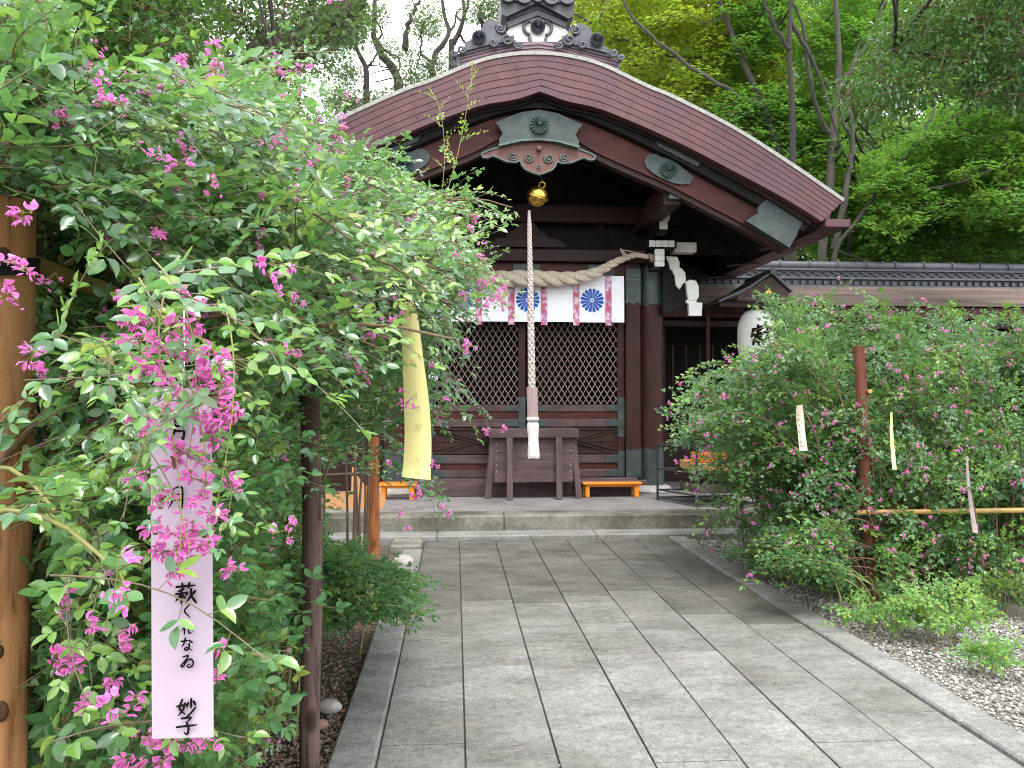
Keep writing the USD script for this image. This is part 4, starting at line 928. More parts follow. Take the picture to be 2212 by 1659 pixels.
po, _ = round_post('trellis_post', (ox_, 7.4), at(807, 945, 7.4)[2], .052, M_post_o, 'short orange brown post left of the stone steps', seed=7, wob=.002)
R5 = 5.85; rx_ = at(1876, 1200, R5)[0]
pr, _ = round_post('trellis_post', (rx_+.03, R5), at(1855, 748, R5)[2], .041, M_post_r, 'red brown post in front of the right bush', seed=9, lean=(-.05, 0), wob=.012)
def bamboo(name, a, b, r, m, label, nodes=.28, cat='bamboo pole', group=None):
    a, b = np.asarray(a, float), np.asarray(b, float); L = np.linalg.norm(b-a); t = thing(name, label, cat, a, group)
    nn = max(2, int(L/nodes)); ts = np.linspace(0, 1, nn+1)
    for i in range(nn):
        p, q = a+(b-a)*ts[i], a+(b-a)*ts[i+1]; s = np.array([0, .012, .03, .5, .97, .988, 1])
        part(t, 'culm_section', tube(p+(q-p)*s[:, None], r*np.array([1.10, 1.08, .97, .96, .97, 1.08, 1.10]), 12), m, smooth=40)
    return t
bamboo('trellis_rail', at(-40, 530, 1.50), at(655, 790, 3.30), .0205, M_bamboo, 'thick bamboo rail from the pine post to the brown log post', .36)
bamboo('trellis_rail', at(640, 792, 3.28), at(815, 905, 7.4)+[0, 0, .0], .018, M_bamboo, 'far bamboo rail from the brown log post towards the steps', .36)
bamboo('trellis_rail', at(1795, 1092, 7.6), at(1880, 1106, 5.79), .017, M_bamboo, 'short bamboo rail running back into the right bush', .4)
bamboo('trellis_rail', at(1850, 1107, 5.785), at(2300, 1101, 5.55), .020, M_bamboo, 'low bamboo rail along the front of the right bush', .42)
bamboo('trellis_rail', at(1778, 856, 7.4), at(1880, 845, 5.78), .015, M_bamboo, 'upper bamboo rail tied to the red brown post', .4)
for (p, y, nm, lb) in (((1868, 1106), 5.79, 'rail_lashing', 'black cord lashing where the low rail meets the red brown post'), ((80, 560), 1.50, 'rail_lashing', 'black cord lashing at the top of the pale pine post')):
    c = at(*p, y); c = c + ([.0, 0, 0] if p[0] > 1000 else [at(10, 560, 1.55)[0]-c[0], .0, 0]); t = thing(nm, lb, 'lashing', c)
    for s in range(3):
        q = [c + np.array([.052*math.cos(a)+.0, .06*math.sin(a)+.05, -.016+.011*s + .01*math.sin(a)]) for a in np.linspace(0, 2*math.pi, 18)]
        part(t, 'cord_turn', tube(q, .0058, 6), M_twine, smooth=True)
# bamboo stakes by the steps
sr = random.Random(4)
fs = thing('bamboo_fence', 'row of thin dark bamboo stakes left of the orange brown post', 'fence', (at(775, 1180, 7.2)[0], 7.2, 0))
for i, px in enumerate((752, 762, 771, 779, 787, 793, 700, 640, 575, 505)):
    Y = 7.2 + sr.uniform(-.3, .3); b = at(px, 1000, Y); h = at(px, 1000, Y)[2] + sr.uniform(.1, .45)
    part(fs, 'stake', tube([(b[0], Y, -.1), (b[0]+sr.uniform(-.02, .02), Y, h*.5), (b[0]+sr.uniform(-.03, .03), Y, h)], [.013, .011, .008], 7), M_bamboo_d, smooth=True)
p0, p1 = at(640, 1030, 7.15), at(800, 1022, 7.15)
part(fs, 'cross_rail', tube([p0, p1], .016, 8), M_bamboo_d, smooth=True)

# ================================================================== paper strips
def paper(name, label, pts, w, m, Y0, thick=.0006, cat='paper strip', yaw=0., bulge=0.):
    "hanging strip whose middle line passes through world points"
    c = spl(np.array(pts, float), 30); t = thing(name, label, cat, c[0]); u = np.array([math.cos(yaw), math.sin(yaw), 0])
    s = np.linspace(-1, 1, 7); v = []
    for d in (0, thick):
        for p in c:
            for q in s: v.append(p + u*q*w/2 + np.array([0, d - bulge*(1-q*q), 0]))
    v = np.array(v); n, k_ = len(c), 7; I = np.arange(n*k_).reshape(n, k_); ff = np.stack([I[:-1, :-1], I[1:, :-1], I[1:, 1:], I[:-1, 1:]], -1).reshape(-1, 4)
    rim = np.r_[I[0], I[1:, -1], I[-1, ::-1][1:], I[::-1, 0][1:-1]]; r2_ = np.roll(rim, -1); M = n*k_
    part(t, 'sheet', (v, np.vstack([ff, ff[:, ::-1]+M, np.stack([r2_, rim, rim+M, r2_+M], 1)])), m, smooth=30)
    return t, c, u
YP = .92
p0, p1 = at(391, 839, YP), at(395, 1594, YP); wid = at(459, 1000, YP)[0]-at(327, 1000, YP)[0]
tp_, c_, u_ = paper('poem_strip', 'long pink paper strip with brushed black writing hanging in the near bush', [p0, (p0+p1)/2, p1], wid, M_pink, YP)
sz = wid*.44
part(tp_, 'hanging_cord', tube(spl([p0+[0, -.002, -.012], p0+[.002, .004, .03], p0+[-.004, .02, .09]], 10), .0008, 5), M_cloth)
part(tp_, 'eyelet', lathe_y(p0+[0, -.0004, -.012], [(.0018, -.0008), (.0034, -.0006), (.0034, .0004), (.0018, .0004)], 12), M_skirting)
def ink(par, chars, px, py, size, Y, m, **kw):
    c = at(px, py, Y); return part(par, 'writing', plate(ribbon_text(chars, c[0], c[2], size, Y, **kw), Y-.0012, Y-.0004), m)
ink(tp_, ['tsuki'], 388, 905, sz*.80, YP-.003, M_ink)
ink(tp_, ['tsuki'], 384, 1052, sz*.85, YP-.003, M_ink, wt=.07)
ink(tp_, ['hagi'], 402, 1258, sz*.82, YP-.003, M_ink)
ink(tp_, ['ku', 're', 'na', 'wi'], 406, 1304, sz*.56, YP-.003, M_ink, gap=1.12)
ink(tp_, ['myo', 'ko'], 404, 1508, sz*.74, YP-.003, M_ink, gap=.90)
YY = 2.55
ys = [at(884, 650, YY), at(885, 760, YY), at(897, 870, YY), at(903, 960, YY), at(900, 1036, YY)]
ty, c_, u_ = paper('poem_strip', 'yellow paper strip curling down in front of the lattice doors', ys, .0, M_yellow, YY) if False else (None, None, None)
def taper_strip(name, label, left, right, Y, m, bow=.01):
    L = spl([at(a, b, Y) for a, b in left], 36); R = spl([at(a, b, Y) for a, b in right], 36); t = thing(name, label, 'paper strip', (L[0]+R[0])/2)
    s = np.linspace(0, 1, 9); v = []
    for d in (0, .0007):
        for i in range(36):
            for q in s: v.append(L[i]+(R[i]-L[i])*q + np.array([0, d - bow*math.sin(math.pi*q) + .03*math.sin(i/36*3.1+.3), 0]))
    v = np.array(v); I = np.arange(36*9).reshape(36, 9); ff = np.stack([I[:-1, :-1], I[1:, :-1], I[1:, 1:], I[:-1, 1:]], -1).reshape(-1, 4)
    rim = np.r_[I[0], I[1:, -1], I[-1, ::-1][1:], I[::-1, 0][1:-1]]; r2_ = np.roll(rim, -1); M = 36*9
    part(t, 'sheet', (v, np.vstack([ff, ff[:, ::-1]+M, np.stack([r2_, rim, rim+M, r2_+M], 1)])), m, smooth=30)
    return t
ty = taper_strip('poem_strip', 'yellow paper strip curling down in front of the lattice doors', [(874, 650), (866, 690), (868, 760), (871, 860), (873, 940), (871, 1000), (868, 1030)], [(893, 651), (903, 690), (912, 760), (925, 860), (931, 940), (931, 1000), (930, 1036)], YY, M_yellow)
for ch, px, py, s_ in (('shi', 889, 676, .028), ('no', 888, 708, .03), ('na', 889, 738, .035), ('wi', 891, 775, .03), ('ri', 894, 800, .02), ('ku', 896, 822, .02), ('tsuki', 897, 850, .025), ('ri', 903, 880, .03), ('myo', 905, 915, .032), ('na', 904, 985, .03), ('ko', 904, 1012, .028)):
    c = at(px, py, YY); w_ = plate(ribbon_text([ch], c[0], c[2], s_*.72, YY, wt=.06), YY-.0105, YY-.0099); v, f = w_; v = v.copy()
    i_ = np.interp(-v[:, 2], -np.array([at(884, 650, YY)[2], at(884, 1036, YY)[2]]), [0, 35]); v[:, 1] += .03*np.sin(i_/36*3.1+.3) - .0016
    part(ty, 'writing', (v, f), M_ink_f)
tw = taper_strip('poem_strip', 'small cream paper strip with faint writing on the right bush', [(1722, 876), (1724, 905), (1727, 940), (1726, 974)], [(1735, 874), (1741, 905), (1743, 940), (1744, 973)], 5.3, M_cream, .004)
for ch, px, py in (('shi', 1731, 890), ('no', 1732, 903), ('ri', 1733, 916), ('na', 1734, 928), ('ku', 1735, 940), ('wi', 1735, 950)):
    c = at(px, py, 5.27); v, f = plate(ribbon_text([ch], c[0], c[2], .028, 0, wt=.09), 0, .0006); v = v.copy(); i_ = np.interp(-v[:, 2], -np.array([at(0, 875, 5.3)[2], at(0, 974, 5.3)[2]]), [0, 35]); v[:, 1] += 5.3 - .0065 + .03*np.sin(i_/36*3.1+.3)
    part(tw, 'writing', (v, f), M_ink_g)
part(tw, 'red_seal', box(at(1734, 966, 5.3)[0]-.018, at(1734, 966, 5.3)[0]+.018, 5.298, 5.2986, at(1734, 966, 5.3)[2]-.015, at(1734, 966, 5.3)[2]+.015, .0002), mat('seal_red', two((.55, .30, .26)), 9, .8))
taper_strip('poem_strip', 'narrow pale yellow paper strip seen edge on beside the red brown post', [(1925, 890), (1927, 930), (1928, 970), (1927, 1014)], [(1929, 890), (1934, 930), (1936, 970), (1936, 1014)], 5.5, M_yellow, .003)
taper_strip('poem_strip', 'faded grey pink paper strip hanging over the low bamboo rail', [(2088, 985), (2094, 1040), (2099, 1100), (2100, 1150)], [(2093, 985), (2101, 1040), (2108, 1100), (2112, 1152)], 5.35, mat('faded_paper', two((.24, .19, .19)), 9, .8), .003)
# ================================================================== leaves, flowers, canes
def leaf_mat(name, ramp, rough=.4, trans=.28, tcol=(.22, .38, .04), vein=1.25, spec=.5, stem=(.13, .085, .045), coat=0.):
    N = {'uv': ('uvmap', {'attribute': 'st'}), 'sx': ('separate_xyz', {}), 'g': ('geometry', {}), 'o': ('object_info', {}),
         'ma': ('math', {'math_type': 'multiply_add', 'value2': 7.31}), 'fr': ('math', {'math_type': 'fraction'}), 'r': ('rgb_ramp', {'ramp': ramp}),
         'tc': ('texture_coordinate', {}), 'n': ('noise_texture', {'scale': 90., 'detail': 3.}), 'nr': ('map_range', {'from_min': .3, 'from_max': .7, 'to_min': .82, 'to_max': 1.15}),
         'vr': ('rgb_ramp', {'ramp': [(0., (vein,)*3), (.10, (1., 1., 1.)), (.9, (1., 1., 1.)), (1., (.9, .9, .9))]}), 'm1': ('mix', {'mix_type': 'multiply', 'fac': 1.}), 'hv': ('hsv', {}),
         'gt': ('math', {'math_type': 'greater_than', 'value2': 1.5}), 'm2': ('mix', {'color2': stem}),
         'p': ('principled_bsdf', {'roughness': rough, 'specular_ior_level': spec, 'coat_weight': coat, 'coat_roughness': .25}), 't': ('translucent_bsdf', {}), 'tm': ('mix', {'fac': .55, 'color2': tcol}), 'x': ('mix_closure', {'fac': trans})}
    L = [('uv.UV', 'sx.vector'), ('o.random', 'ma.value1'), ('g.random_per_island', 'ma.value3'), ('ma.value', 'fr.value1'), ('fr.value', 'r.fac'), ('sx.x', 'vr.fac'),
         ('r.color', 'm1.color1'), ('vr.color', 'm1.color2'), ('tc.object', 'n.vector'), ('n.fac', 'nr.value'), ('nr.result', 'hv.value'), ('m1.color', 'hv.color'),
         ('sx.y', 'gt.value1'), ('gt.value', 'm2.fac'), ('hv.color', 'm2.color1'), ('m2.color', 'p.base_color'), ('m2.color', 'tm.color1'), ('tm.color', 't.color'), ('p.BSDF', 'x.closure1'), ('t.BSDF', 'x.closure2')]
    return usdkit.material(stage, f'/World/Looks/{name}', N, L, surface='x.closure')
G = lambda *a: [(p, c) for p, c in a]
L_hagi = leaf_mat('clover_leaf', G((0, (0.231, 0.127, 0.041)), (.012, (0.168, 0.138, 0.041)), (.02, (0.023, 0.081, 0.027)), (.35, (0.041, 0.136, 0.043)), (.7, (0.070, 0.190, 0.049)), (.88, (0.131, 0.270, 0.047)), (.975, (0.210, 0.333, 0.047)), (1., (0.315, 0.299, 0.054))), .34, .40, (.25, .46, .11), spec=.95, coat=.6)
L_hagi_r = leaf_mat('clover_leaf_far', G((0, (0.018, 0.067, 0.019)), (.45, (0.034, 0.114, 0.027)), (.8, (0.060, 0.160, 0.032)), (1., (0.124, 0.234, 0.032))), .40, .32, (.28, .48, .08), spec=.6)
L_young = leaf_mat('young_leaf', G((0, (.07, .19, .05)), (.5, (.12, .27, .06)), (.85, (.20, .34, .05)), (1., (.32, .38, .06))), .45, .32)
L_under = leaf_mat('undergrowth_leaf', G((0, (0.024, 0.087, 0.031)), (.5, (0.043, 0.133, 0.043)), (.9, (0.076, 0.186, 0.050)), (1., (0.202, 0.213, 0.048))), .46, .36, (.28, .45, .08), spec=.4)
L_ever = leaf_mat('evergreen_leaf', G((0, (0.018, 0.068, 0.021)), (.5, (0.037, 0.118, 0.030)), (.9, (0.066, 0.179, 0.037)), (1., (0.146, 0.262, 0.045))), .30, .22, spec=.55)
L_camph = leaf_mat('camphor_leaf', G((0, (.035, .075, .035)), (.5, (.06, .12, .05)), (1., (.10, .17, .06))), .40, .25)
L_map_y = leaf_mat('maple_leaf_yellow', G((0, (0.131, 0.261, 0.033)), (.5, (0.249, 0.385, 0.040)), (.9, (0.394, 0.454, 0.040)), (1., (0.473, 0.413, 0.040))), .55, .42, (.42, .50, .03), spec=.25)
L_map_g = leaf_mat('maple_leaf_green', G((0, (0.065, 0.178, 0.033)), (.5, (0.108, 0.260, 0.040)), (.9, (0.172, 0.342, 0.046)), (1., (0.272, 0.368, 0.040))), .55, .40, (.22, .46, .04), spec=.25)
L_far = leaf_mat('far_leaf', G((0, (0.030, 0.074, 0.023)), (.5, (0.054, 0.128, 0.033)), (1., (0.108, 0.203, 0.039))), .5, .28)
L_dead = leaf_mat('dead_leaf', G((0, (.16, .06, .02)), (.6, (.30, .12, .03)), (1., (.36, .22, .06))), .6, .15, (.4, .2, .05))
def petal_mat():
    N = {'uv': ('uvmap', {'attribute': 'st'}), 'sx': ('separate_xyz', {}), 'g': ('geometry', {}),
         'r': ('rgb_ramp', {'ramp': G((0, (.68, .09, .46)), (.22, (.72, .17, .52)), (.36, (.78, .40, .62)), (.54, (.84, .62, .73)), (1., (.84, .74, .78)))}),
         'vr': ('rgb_ramp', {'ramp': G((0, (.80, .66, .72)), (.25, (.80, .50, .66)), (.5, (.70, .20, .52)), (1., (.82, .52, .70)))}), 'm': ('mix', {'fac': .5}),
         'gt': ('math', {'math_type': 'greater_than', 'value2': 1.5}), 'm2': ('mix', {'color2': (.20, .20, .05)}),
         'p': ('principled_bsdf', {'roughness': .55, 'specular_ior_level': .25}), 't': ('translucent_bsdf', {}), 'x': ('mix_closure', {'fac': .35})}
    L = [('uv.UV', 'sx.vector'), ('g.random_per_island', 'r.fac'), ('sx.y', 'vr.fac'), ('r.color', 'm.color1'), ('vr.color', 'm.color2'), ('sx.y', 'gt.value1'), ('gt.value', 'm2.fac'), ('m.color', 'm2.color1'),
         ('m2.color', 'p.base_color'), ('m2.color', 't.color'), ('p.BSDF', 'x.closure1'), ('t.BSDF', 'x.closure2')]
    return usdkit.material(stage, '/World/Looks/petal', N, L, surface='x.closure')
M_petal = petal_mat()
M_cane = mat('cane_bark', two((.12, .075, .04), .6, 1.4), 30, .75, .3, (1, 1, .2), obj=.3)
M_cane_g = mat('green_cane', two((.17, .17, .05), .7, 1.3), 30, .6, .1, (1, 1, .2), obj=.2)

def leaf_base(ns, fold, curl, prof=None, tipw=0.):
    "unit leaf: length 1 along x, width 1 along y; returns vertices, faces, uv"
    t = np.linspace(0, 1, ns); w = .5*(np.sin(np.pi*t**.88)**.72 if prof is None else prof(t)); w[0] = .0; w[-1] = tipw
    mz = -curl*(t-.15)**2; ez = mz + fold*w
    v = np.vstack([np.stack([t, 0*t, mz], 1), np.stack([t[1:-1], w[1:-1], ez[1:-1]], 1), np.stack([t[1:-1], -w[1:-1], ez[1:-1]], 1)])
    uv = np.vstack([np.stack([0*t, t], 1), np.stack([0*t[1:-1]+1, t[1:-1]], 1), np.stack([0*t[1:-1]+1, t[1:-1]], 1)])
    l = lambda i: ns + i-1
    r = lambda i: ns + ns-2 + i-1
    f = [[0, 1, l(1)], [0, r(1), 1], [ns-2, ns-1, l(ns-2)], [ns-2, r(ns-2), ns-1]]
    for i in range(1, ns-2):
        f += [[i, i+1, l(i+1)], [i, l(i+1), l(i)], [i, r(i+1), i+1], [i, r(i), r(i+1)]]
    return v, np.array(f), uv
def frame(d, n):
    d = d/np.linalg.norm(d); n = n - d*(n @ d); n = n/max(np.linalg.norm(n), 1e-6); return np.stack([d, np.cross(n, d), n], 1)
class Tuft:
    "leaves (kept apart so that single ones can be taken out) and one stem mesh"
    def __init__(s, ns=5): s.leaves, s.stem, s.ns = [], [], ns
    def leaf(s, p, d, n, L, W, r):
        s.leaves.append((np.asarray(p), frame(np.asarray(d, float), np.asarray(n, float))*np.array([L, W, (L+W)*.5]), int(r.integers(3))))
    def done(s):
        B = s.base = [leaf_base(s.ns, .30, .12), leaf_base(s.ns, .55, .32), leaf_base(s.ns, .15, -.16)]
        s.LV = np.array([B[b][0] @ A.T + p for p, A, b in s.leaves]); s.LF = B[0][1]; s.LUV = B[0][2]
        s.c = s.LV.mean(1)
        if s.stem: s.SV, s.SF = join(s.stem)
        else: s.SV, s.SF = np.zeros((0, 3)), np.zeros((0, 3), int)
        return s
    def mesh(s, keep=None):
        LV = s.LV if keep is None else s.LV[keep]
        n, k_ = len(LV), s.LV.shape[1]
        v = np.vstack([LV.reshape(-1, 3), s.SV]); f = np.vstack([(s.LF[None]+np.arange(n)[:, None, None]*k_).reshape(-1, 3), s.SF+n*k_])
        uv = np.vstack([np.tile(s.LUV, (n, 1)), np.tile([[.5, 2.]], (len(s.SV), 1))])
        return v, f, uv
def make_spray(seed, length=.30, nodes=10, leafL=.042, droop=.5, ns=5, wr=.56):
    r = np.random.default_rng(seed); T = Tuft(ns)
    s = np.linspace(0, 1, 9); ax = np.stack([s*length, .02*np.sin(s*4+seed), -droop*length*s**2*.5 + .03*s], 1); T.stem.append(tube(ax, np.linspace(.0018, .0008, 9), 4, False))
    for i in range(nodes):
        u = (i+.6)/nodes; p = np.array([np.interp(u, s, ax[:, j]) for j in range(3)]); tg = np.array([1, 0, -droop*u])
        sd = 1 if i % 2 else -1; d = tg*r.uniform(.2, .6) + np.array([0, sd*r.uniform(.6, 1), r.uniform(-.1, .5)]); d /= np.linalg.norm(d)
        if i == nodes-1: d = tg/np.linalg.norm(tg)
        c = p + d*r.uniform(.014, .032); T.stem.append(tube([p, c], [.0009, .0007], 3, False))
        n = np.array([r.normal(0, .38), r.normal(0, .38), 1.]); sz = leafL*(1-.35*u)*r.uniform(.75, 1.2)
        dh = d.copy(); dh[2] = r.normal(-.05, .25)
        sidev = np.cross([0, 0, 1.], dh); sidev /= np.linalg.norm(sidev)
        for a, k_ in ((0, 1.), (1.15, .85), (-1.15, .85)):
            dd_ = dh*math.cos(a) + sidev*math.sin(a) + np.array([0, 0, r.normal(-.05, .16)])
            L = sz*k_*r.uniform(.88, 1.1); T.leaf(c + (dh*.006 if a == 0 else 0), dd_, n + r.normal(0, .28, 3), L, L*wr*r.uniform(.88, 1.12), r)
    return T.done()
SPR = [make_spray(i, .22 + .04*(i % 4), 8 + i % 3, .041, .35 + .2*(i % 3)) for i in range(7)]
SPR_B = [make_spray(50+i, .26, 7, .058, .5) for i in range(4)]
SPR_R = [make_spray(70+i, .25+.03*(i % 3), 8, .056, .5+.2*(i % 3), wr=.60) for i in range(6)]
def flower(r, p, d, s):
    "one pea flower: calyx, upright standard, two wings, keel; returns vertices, faces, uv"
    up = np.array([0, 0, 1.]); d = d/np.linalg.norm(d); sd = np.cross(up, d); sd = sd/max(np.linalg.norm(sd), 1e-3); up = np.cross(d, sd)
    std = leaf_base(5, .35, .5, lambda t: np.sin(np.pi*np.clip(t, 0, 1)**1.35)**.6); wg = leaf_base(4, .5, .25, lambda t: np.sin(np.pi*t**1.2)**.7)
    out = []
    def add(B, o, x, n, L, W): out.append((B[0]*[L, W, L] @ frame(x, n).T + p + o, B[1], B[2]))
    add(std, d*.18*s, d*.55+up*.85, -d+up*.3, s*.95, s*.72)
    for q in (1, -1): add(wg, d*.15*s + sd*q*.08*s, d*.95+sd*q*.30-up*.12, sd*q+up*.35, s*.95, s*.30)
    add(wg, d*.15*s, d*.9-up*.30, up, s*.85, s*.26)
    c = tube([p - d*.12*s, p + d*.22*s], [s*.05, s*.13], 5); out.append((c[0], c[1], np.tile([[.5, 2.]], (len(c[0]), 1))))
    return out
def cluster(r, p, n, s, spread):
    out = []
    ax = r.normal(0, .4, 3) + np.array([0, 0, -.35]); ax /= np.linalg.norm(ax)
    for i in range(n):
        q = p + ax*spread*r.uniform(-1, 1) + r.normal(0, spread*.33, 3); d = r.normal(0, 1, 3); d[2] = r.normal(-.1, .5); d[1] -= .35
        out += flower(r, q, d, s*r.uniform(.8, 1.15))
        st = tube([p - ax*spread*.2, q], [.0007, .0007], 3, False); out.append((st[0], st[1], np.tile([[.5, 2.]], (len(st[0]), 1))))
    for i in range(max(2, n//2)):
        q = p + ax*spread*r.uniform(.6, 1.5) + r.normal(0, spread*.3, 3); d = r.normal(0, 1, 3); d /= np.linalg.norm(d)
        bd = tube([q, q+d*s*.25, q+d*s*.5, q+d*s*.62], [s*.06, s*.13, s*.10, s*.02], 5); out.append((bd[0], bd[1], np.tile([[.5, .6]], (len(bd[0]), 1))))
    v, f = join([(a, b) for a, b, c in out]); return v, f, np.vstack([c for a, b, c in out])

PROTO = 0
def instancer(parent, name, protos, mats, P, Rm, S, ids, kind='stuff', label=None):
    path = fresh(parent, name); pi = UsdGeom.PointInstancer.Define(stage, path); b = base_of[parent]
    rel = []
    for i, (pr, m) in enumerate(zip(protos, mats)):
        v, f, uv = pr; q = f'{path}/leaf_tuft_{i+1:03d}'; usdkit.mesh(stage, q, (v, f), m, True, uv); rel.append(Sdf.Path(q))
    pi.CreatePrototypesRel().SetTargets(rel)
    pi.CreatePositionsAttr(Vt.Vec3fArray.FromNumpy((np.asarray(P)-b).astype(np.float32))); pi.CreateProtoIndicesAttr(Vt.IntArray.FromNumpy(np.asarray(ids, np.int32)))
    qs = Rotation.from_matrix(np.asarray(Rm)).as_quat()
    pi.CreateOrientationsAttr(Vt.QuathArray([Gf.Quath(float(q[3]), float(q[0]), float(q[1]), float(q[2])) for q in qs]))
    S = np.asarray(S, float); pi.CreateScalesAttr(Vt.Vec3fArray.FromNumpy(np.repeat(S[:, None], 3, 1).astype(np.float32)))
    tag(path, label, None, None, kind)
    return path
def inside(poly, P):
    q = proj(P); return shapely.contains_xy(poly, q[:, 0], q[:, 1]), q[:, 2]
def sample_in(poly, n, r):
    x0, y0, x1, y1 = poly.bounds; out = []
    while len(out) < n:
        a, b = r.uniform(x0, x1), r.uniform(y0, y1)
        if shapely.contains_xy(poly, a, b): out.append((a, b))
    return out

def make_bush(name, label, base, canes, protos, lmat, allow, clear, r, step=.075, n_single=300, near=1.7, fl_prob=0., fl_size=.012, fl_pts=(), t0=.35, scale=(.8, 1.2), nb=(.2, -.4), group=None, cat='bush', n_cane=60, cmat=None, maxfl=280, keep=1., cr=1.):
    t = thing(name, label, cat, base, group); cmat = cmat or M_cane
    P, D, S, I, FP = [], [], [], [], []
    good = []
    for pts in canes:
        c = bez(pts, 18); L = np.linalg.norm(np.diff(c, axis=0), axis=1).sum(); n = max(3, int(L*(1-t0)/step)); tg = np.gradient(c, axis=0); hit = 0
        for i in range(n):
            u = t0 + (1-t0)*(i+r.uniform(.2, .8))/n; j = u*17; p = np.array([np.interp(j, np.arange(18), c[:, a]) for a in range(3)]); g = tg[min(17, int(round(j)))]; g = g/np.linalg.norm(g)
            a = i*2.4 + r.uniform(-.5, .5); w = np.cross(g, [0, 0, 1.]); w = w/max(np.linalg.norm(w), 1e-3); z = np.cross(w, g)
            d = g*r.uniform(.45, .9) + w*math.cos(a)*.8 + z*math.sin(a)*.5 + np.array([0, 0, .08]); d /= np.linalg.norm(d)
            if i == n-1: d = g
            P.append(p); D.append(d); S.append(r.uniform(*scale)*(1-.25*u)); I.append(int(r.integers(len(protos)))); hit += 1
        good.append((c, L))
    P, D, S, I = np.array(P), np.array(D), np.array(S), np.array(I)
    ok = (r.uniform(0, 1, len(P)) < keep) & (P[:, 2] > .03)
    for f_ in (0., .5, 1.):
        q = P + D*(.26*S*f_)[:, None]; q[:, 2] -= .05*f_; a, dep = inside(allow, q); ok &= a & (dep > .42)
        for poly, dmax, pr in clear:
            a, dep = inside(poly, q); ok &= ~(a & (dep < dmax) & (r.uniform(0, 1, len(P)) < pr))
    P, D, S, I = P[ok], D[ok], S[ok], I[ok]
    Rm = np.array([frame(d, np.array([nb[0]+r.normal(0, .3), nb[1]+r.normal(0, .3), 1.])) for d in D])
    # canes, the part that carries leaves or stands in the open
    cn = 0; rest = []
    for c, L in good:
        q = proj(c); inb = shapely.contains_xy(allow, q[:, 0], q[:, 1]); k_ = 18
        bad = np.where(~inb)[0]; bad = bad[bad > 7]
        if len(bad): k_ = bad[0]
        if k_ < 5: continue
        w = (.0045 + .0022*min(L, 2.6))*cr; m = tube(c[:k_], np.linspace(w, .0022*cr, 18)[:k_], 6)
        blocked = False
        for poly, dmax, pr in clear:
            a = shapely.contains_xy(poly, q[:k_, 0], q[:k_, 1]) & (q[:k_, 2] < dmax)
            if a.any() and pr >= .9: blocked = True
        if blocked: continue
        cn += 1
        if cn <= n_cane: part(t, 'stem', m, cmat, smooth=True)
        else: rest.append(m)
    if rest: part(t, 'stem', join(rest), cmat, smooth=True, kind='stuff')
    # leaves: the ones that show largest as parts of their own
    dep = proj(P + D*.13)[:, 2]; order = np.argsort(dep); vis = proj(P + D*.13); inb = (vis[:, 0] > -60) & (vis[:, 0] < 2272) & (vis[:, 1] > -60) & (vis[:, 1] < 1719)
    lv, rank, owner = [], [], []
    ni = [i for i in order if inb[i]][:max(40, int(n_single/12))]
    stems = []
    for i in ni:
        pr = protos[I[i]]; V = (pr.LV*S[i]) @ Rm[i].T + P[i]; lv.append(V); stems.append(((pr.SV*S[i]) @ Rm[i].T + P[i], pr.SF))
    if lv:
        LV = np.concatenate(lv); LF, LUV = protos[0].LF, protos[0].LUV; cq = proj(LV.mean(1)); size = np.linalg.norm(LV[:, 0]-LV[:, protos[0].ns-1], axis=1)/np.maximum(cq[:, 2], .1)
        o = np.argsort(-size); single = o[:n_single]; other = o[n_single:]
        for j in single: part(t, 'leaf', (LV[j], LF), lmat, smooth=True, uv=LUV)
        vs, fs = [LV[other].reshape(-1, 3)], [(LF[None]+np.arange(len(other))[:, None, None]*LV.shape[1]).reshape(-1, 3)]; n0 = len(vs[0])
        sv, sf = join(stems); uv = np.vstack([np.tile(LUV, (len(other), 1)), np.tile([[.5, 2.]], (len(sv), 1))])
        part(t, 'twigs', (np.vstack([vs[0], sv]), np.vstack([fs[0], sf+n0])), lmat, smooth=True, uv=uv, kind='stuff')
    far = np.setdiff1d(np.arange(len(P)), ni)
    if len(far): instancer(t, 'foliage', [p.mesh() for p in protos], [lmat]*len(protos), P[far], Rm[far], S[far], I[far])
    # flowers
    nf = 0
    for (a, b, dd, n) in fl_pts:
        p = at(a, b, dd); v, f, uv = cluster(r, p, n, fl_size*1.0, .012*(n/5)**.5); part(t, 'flower_cluster', (v, f), M_petal, smooth=True, uv=uv); nf += 1
    if fl_prob:
        cell = {}
        for i in range(len(P)):
            q = (int(vis[i, 0]//45), int(vis[i, 1]//45)); cell[q] = min(cell.get(q, 9e9), vis[i, 2])
        front = [i for i in range(len(P)) if vis[i, 2] < cell[(int(vis[i, 0]//45), int(vis[i, 1]//45))] + .22]
        for i in r.permutation(front):
            if nf >= maxfl: break
            if r.uniform() < (fl_prob(P[i], vis[i]) if callable(fl_prob) else fl_prob):
                v, f, uv = cluster(r, P[i] + D[i]*r.uniform(.1, .28) + np.array([nb[0]*.10, nb[1]*.12, -.01]), int(r.integers(3, 7)), fl_size, .02*fl_size/.013); part(t, 'flower_cluster', (v, f), M_petal, smooth=True, uv=uv); nf += 1
    print(label, 'sprays', len(P), 'flowers', nf)
    return t

def arch(base, tip, r, lift=.35):
    base, tip = np.asarray(base, float), np.asarray(tip, float); h = max(tip[2], .1)
    return np.array([base, base + (tip-base)*[.12, .12, 0] + [0, 0, h*.75+.1], base + (tip-base)*[.55, .55, 0] + [0, 0, h+lift*r.uniform(.5, 1.3)], tip])
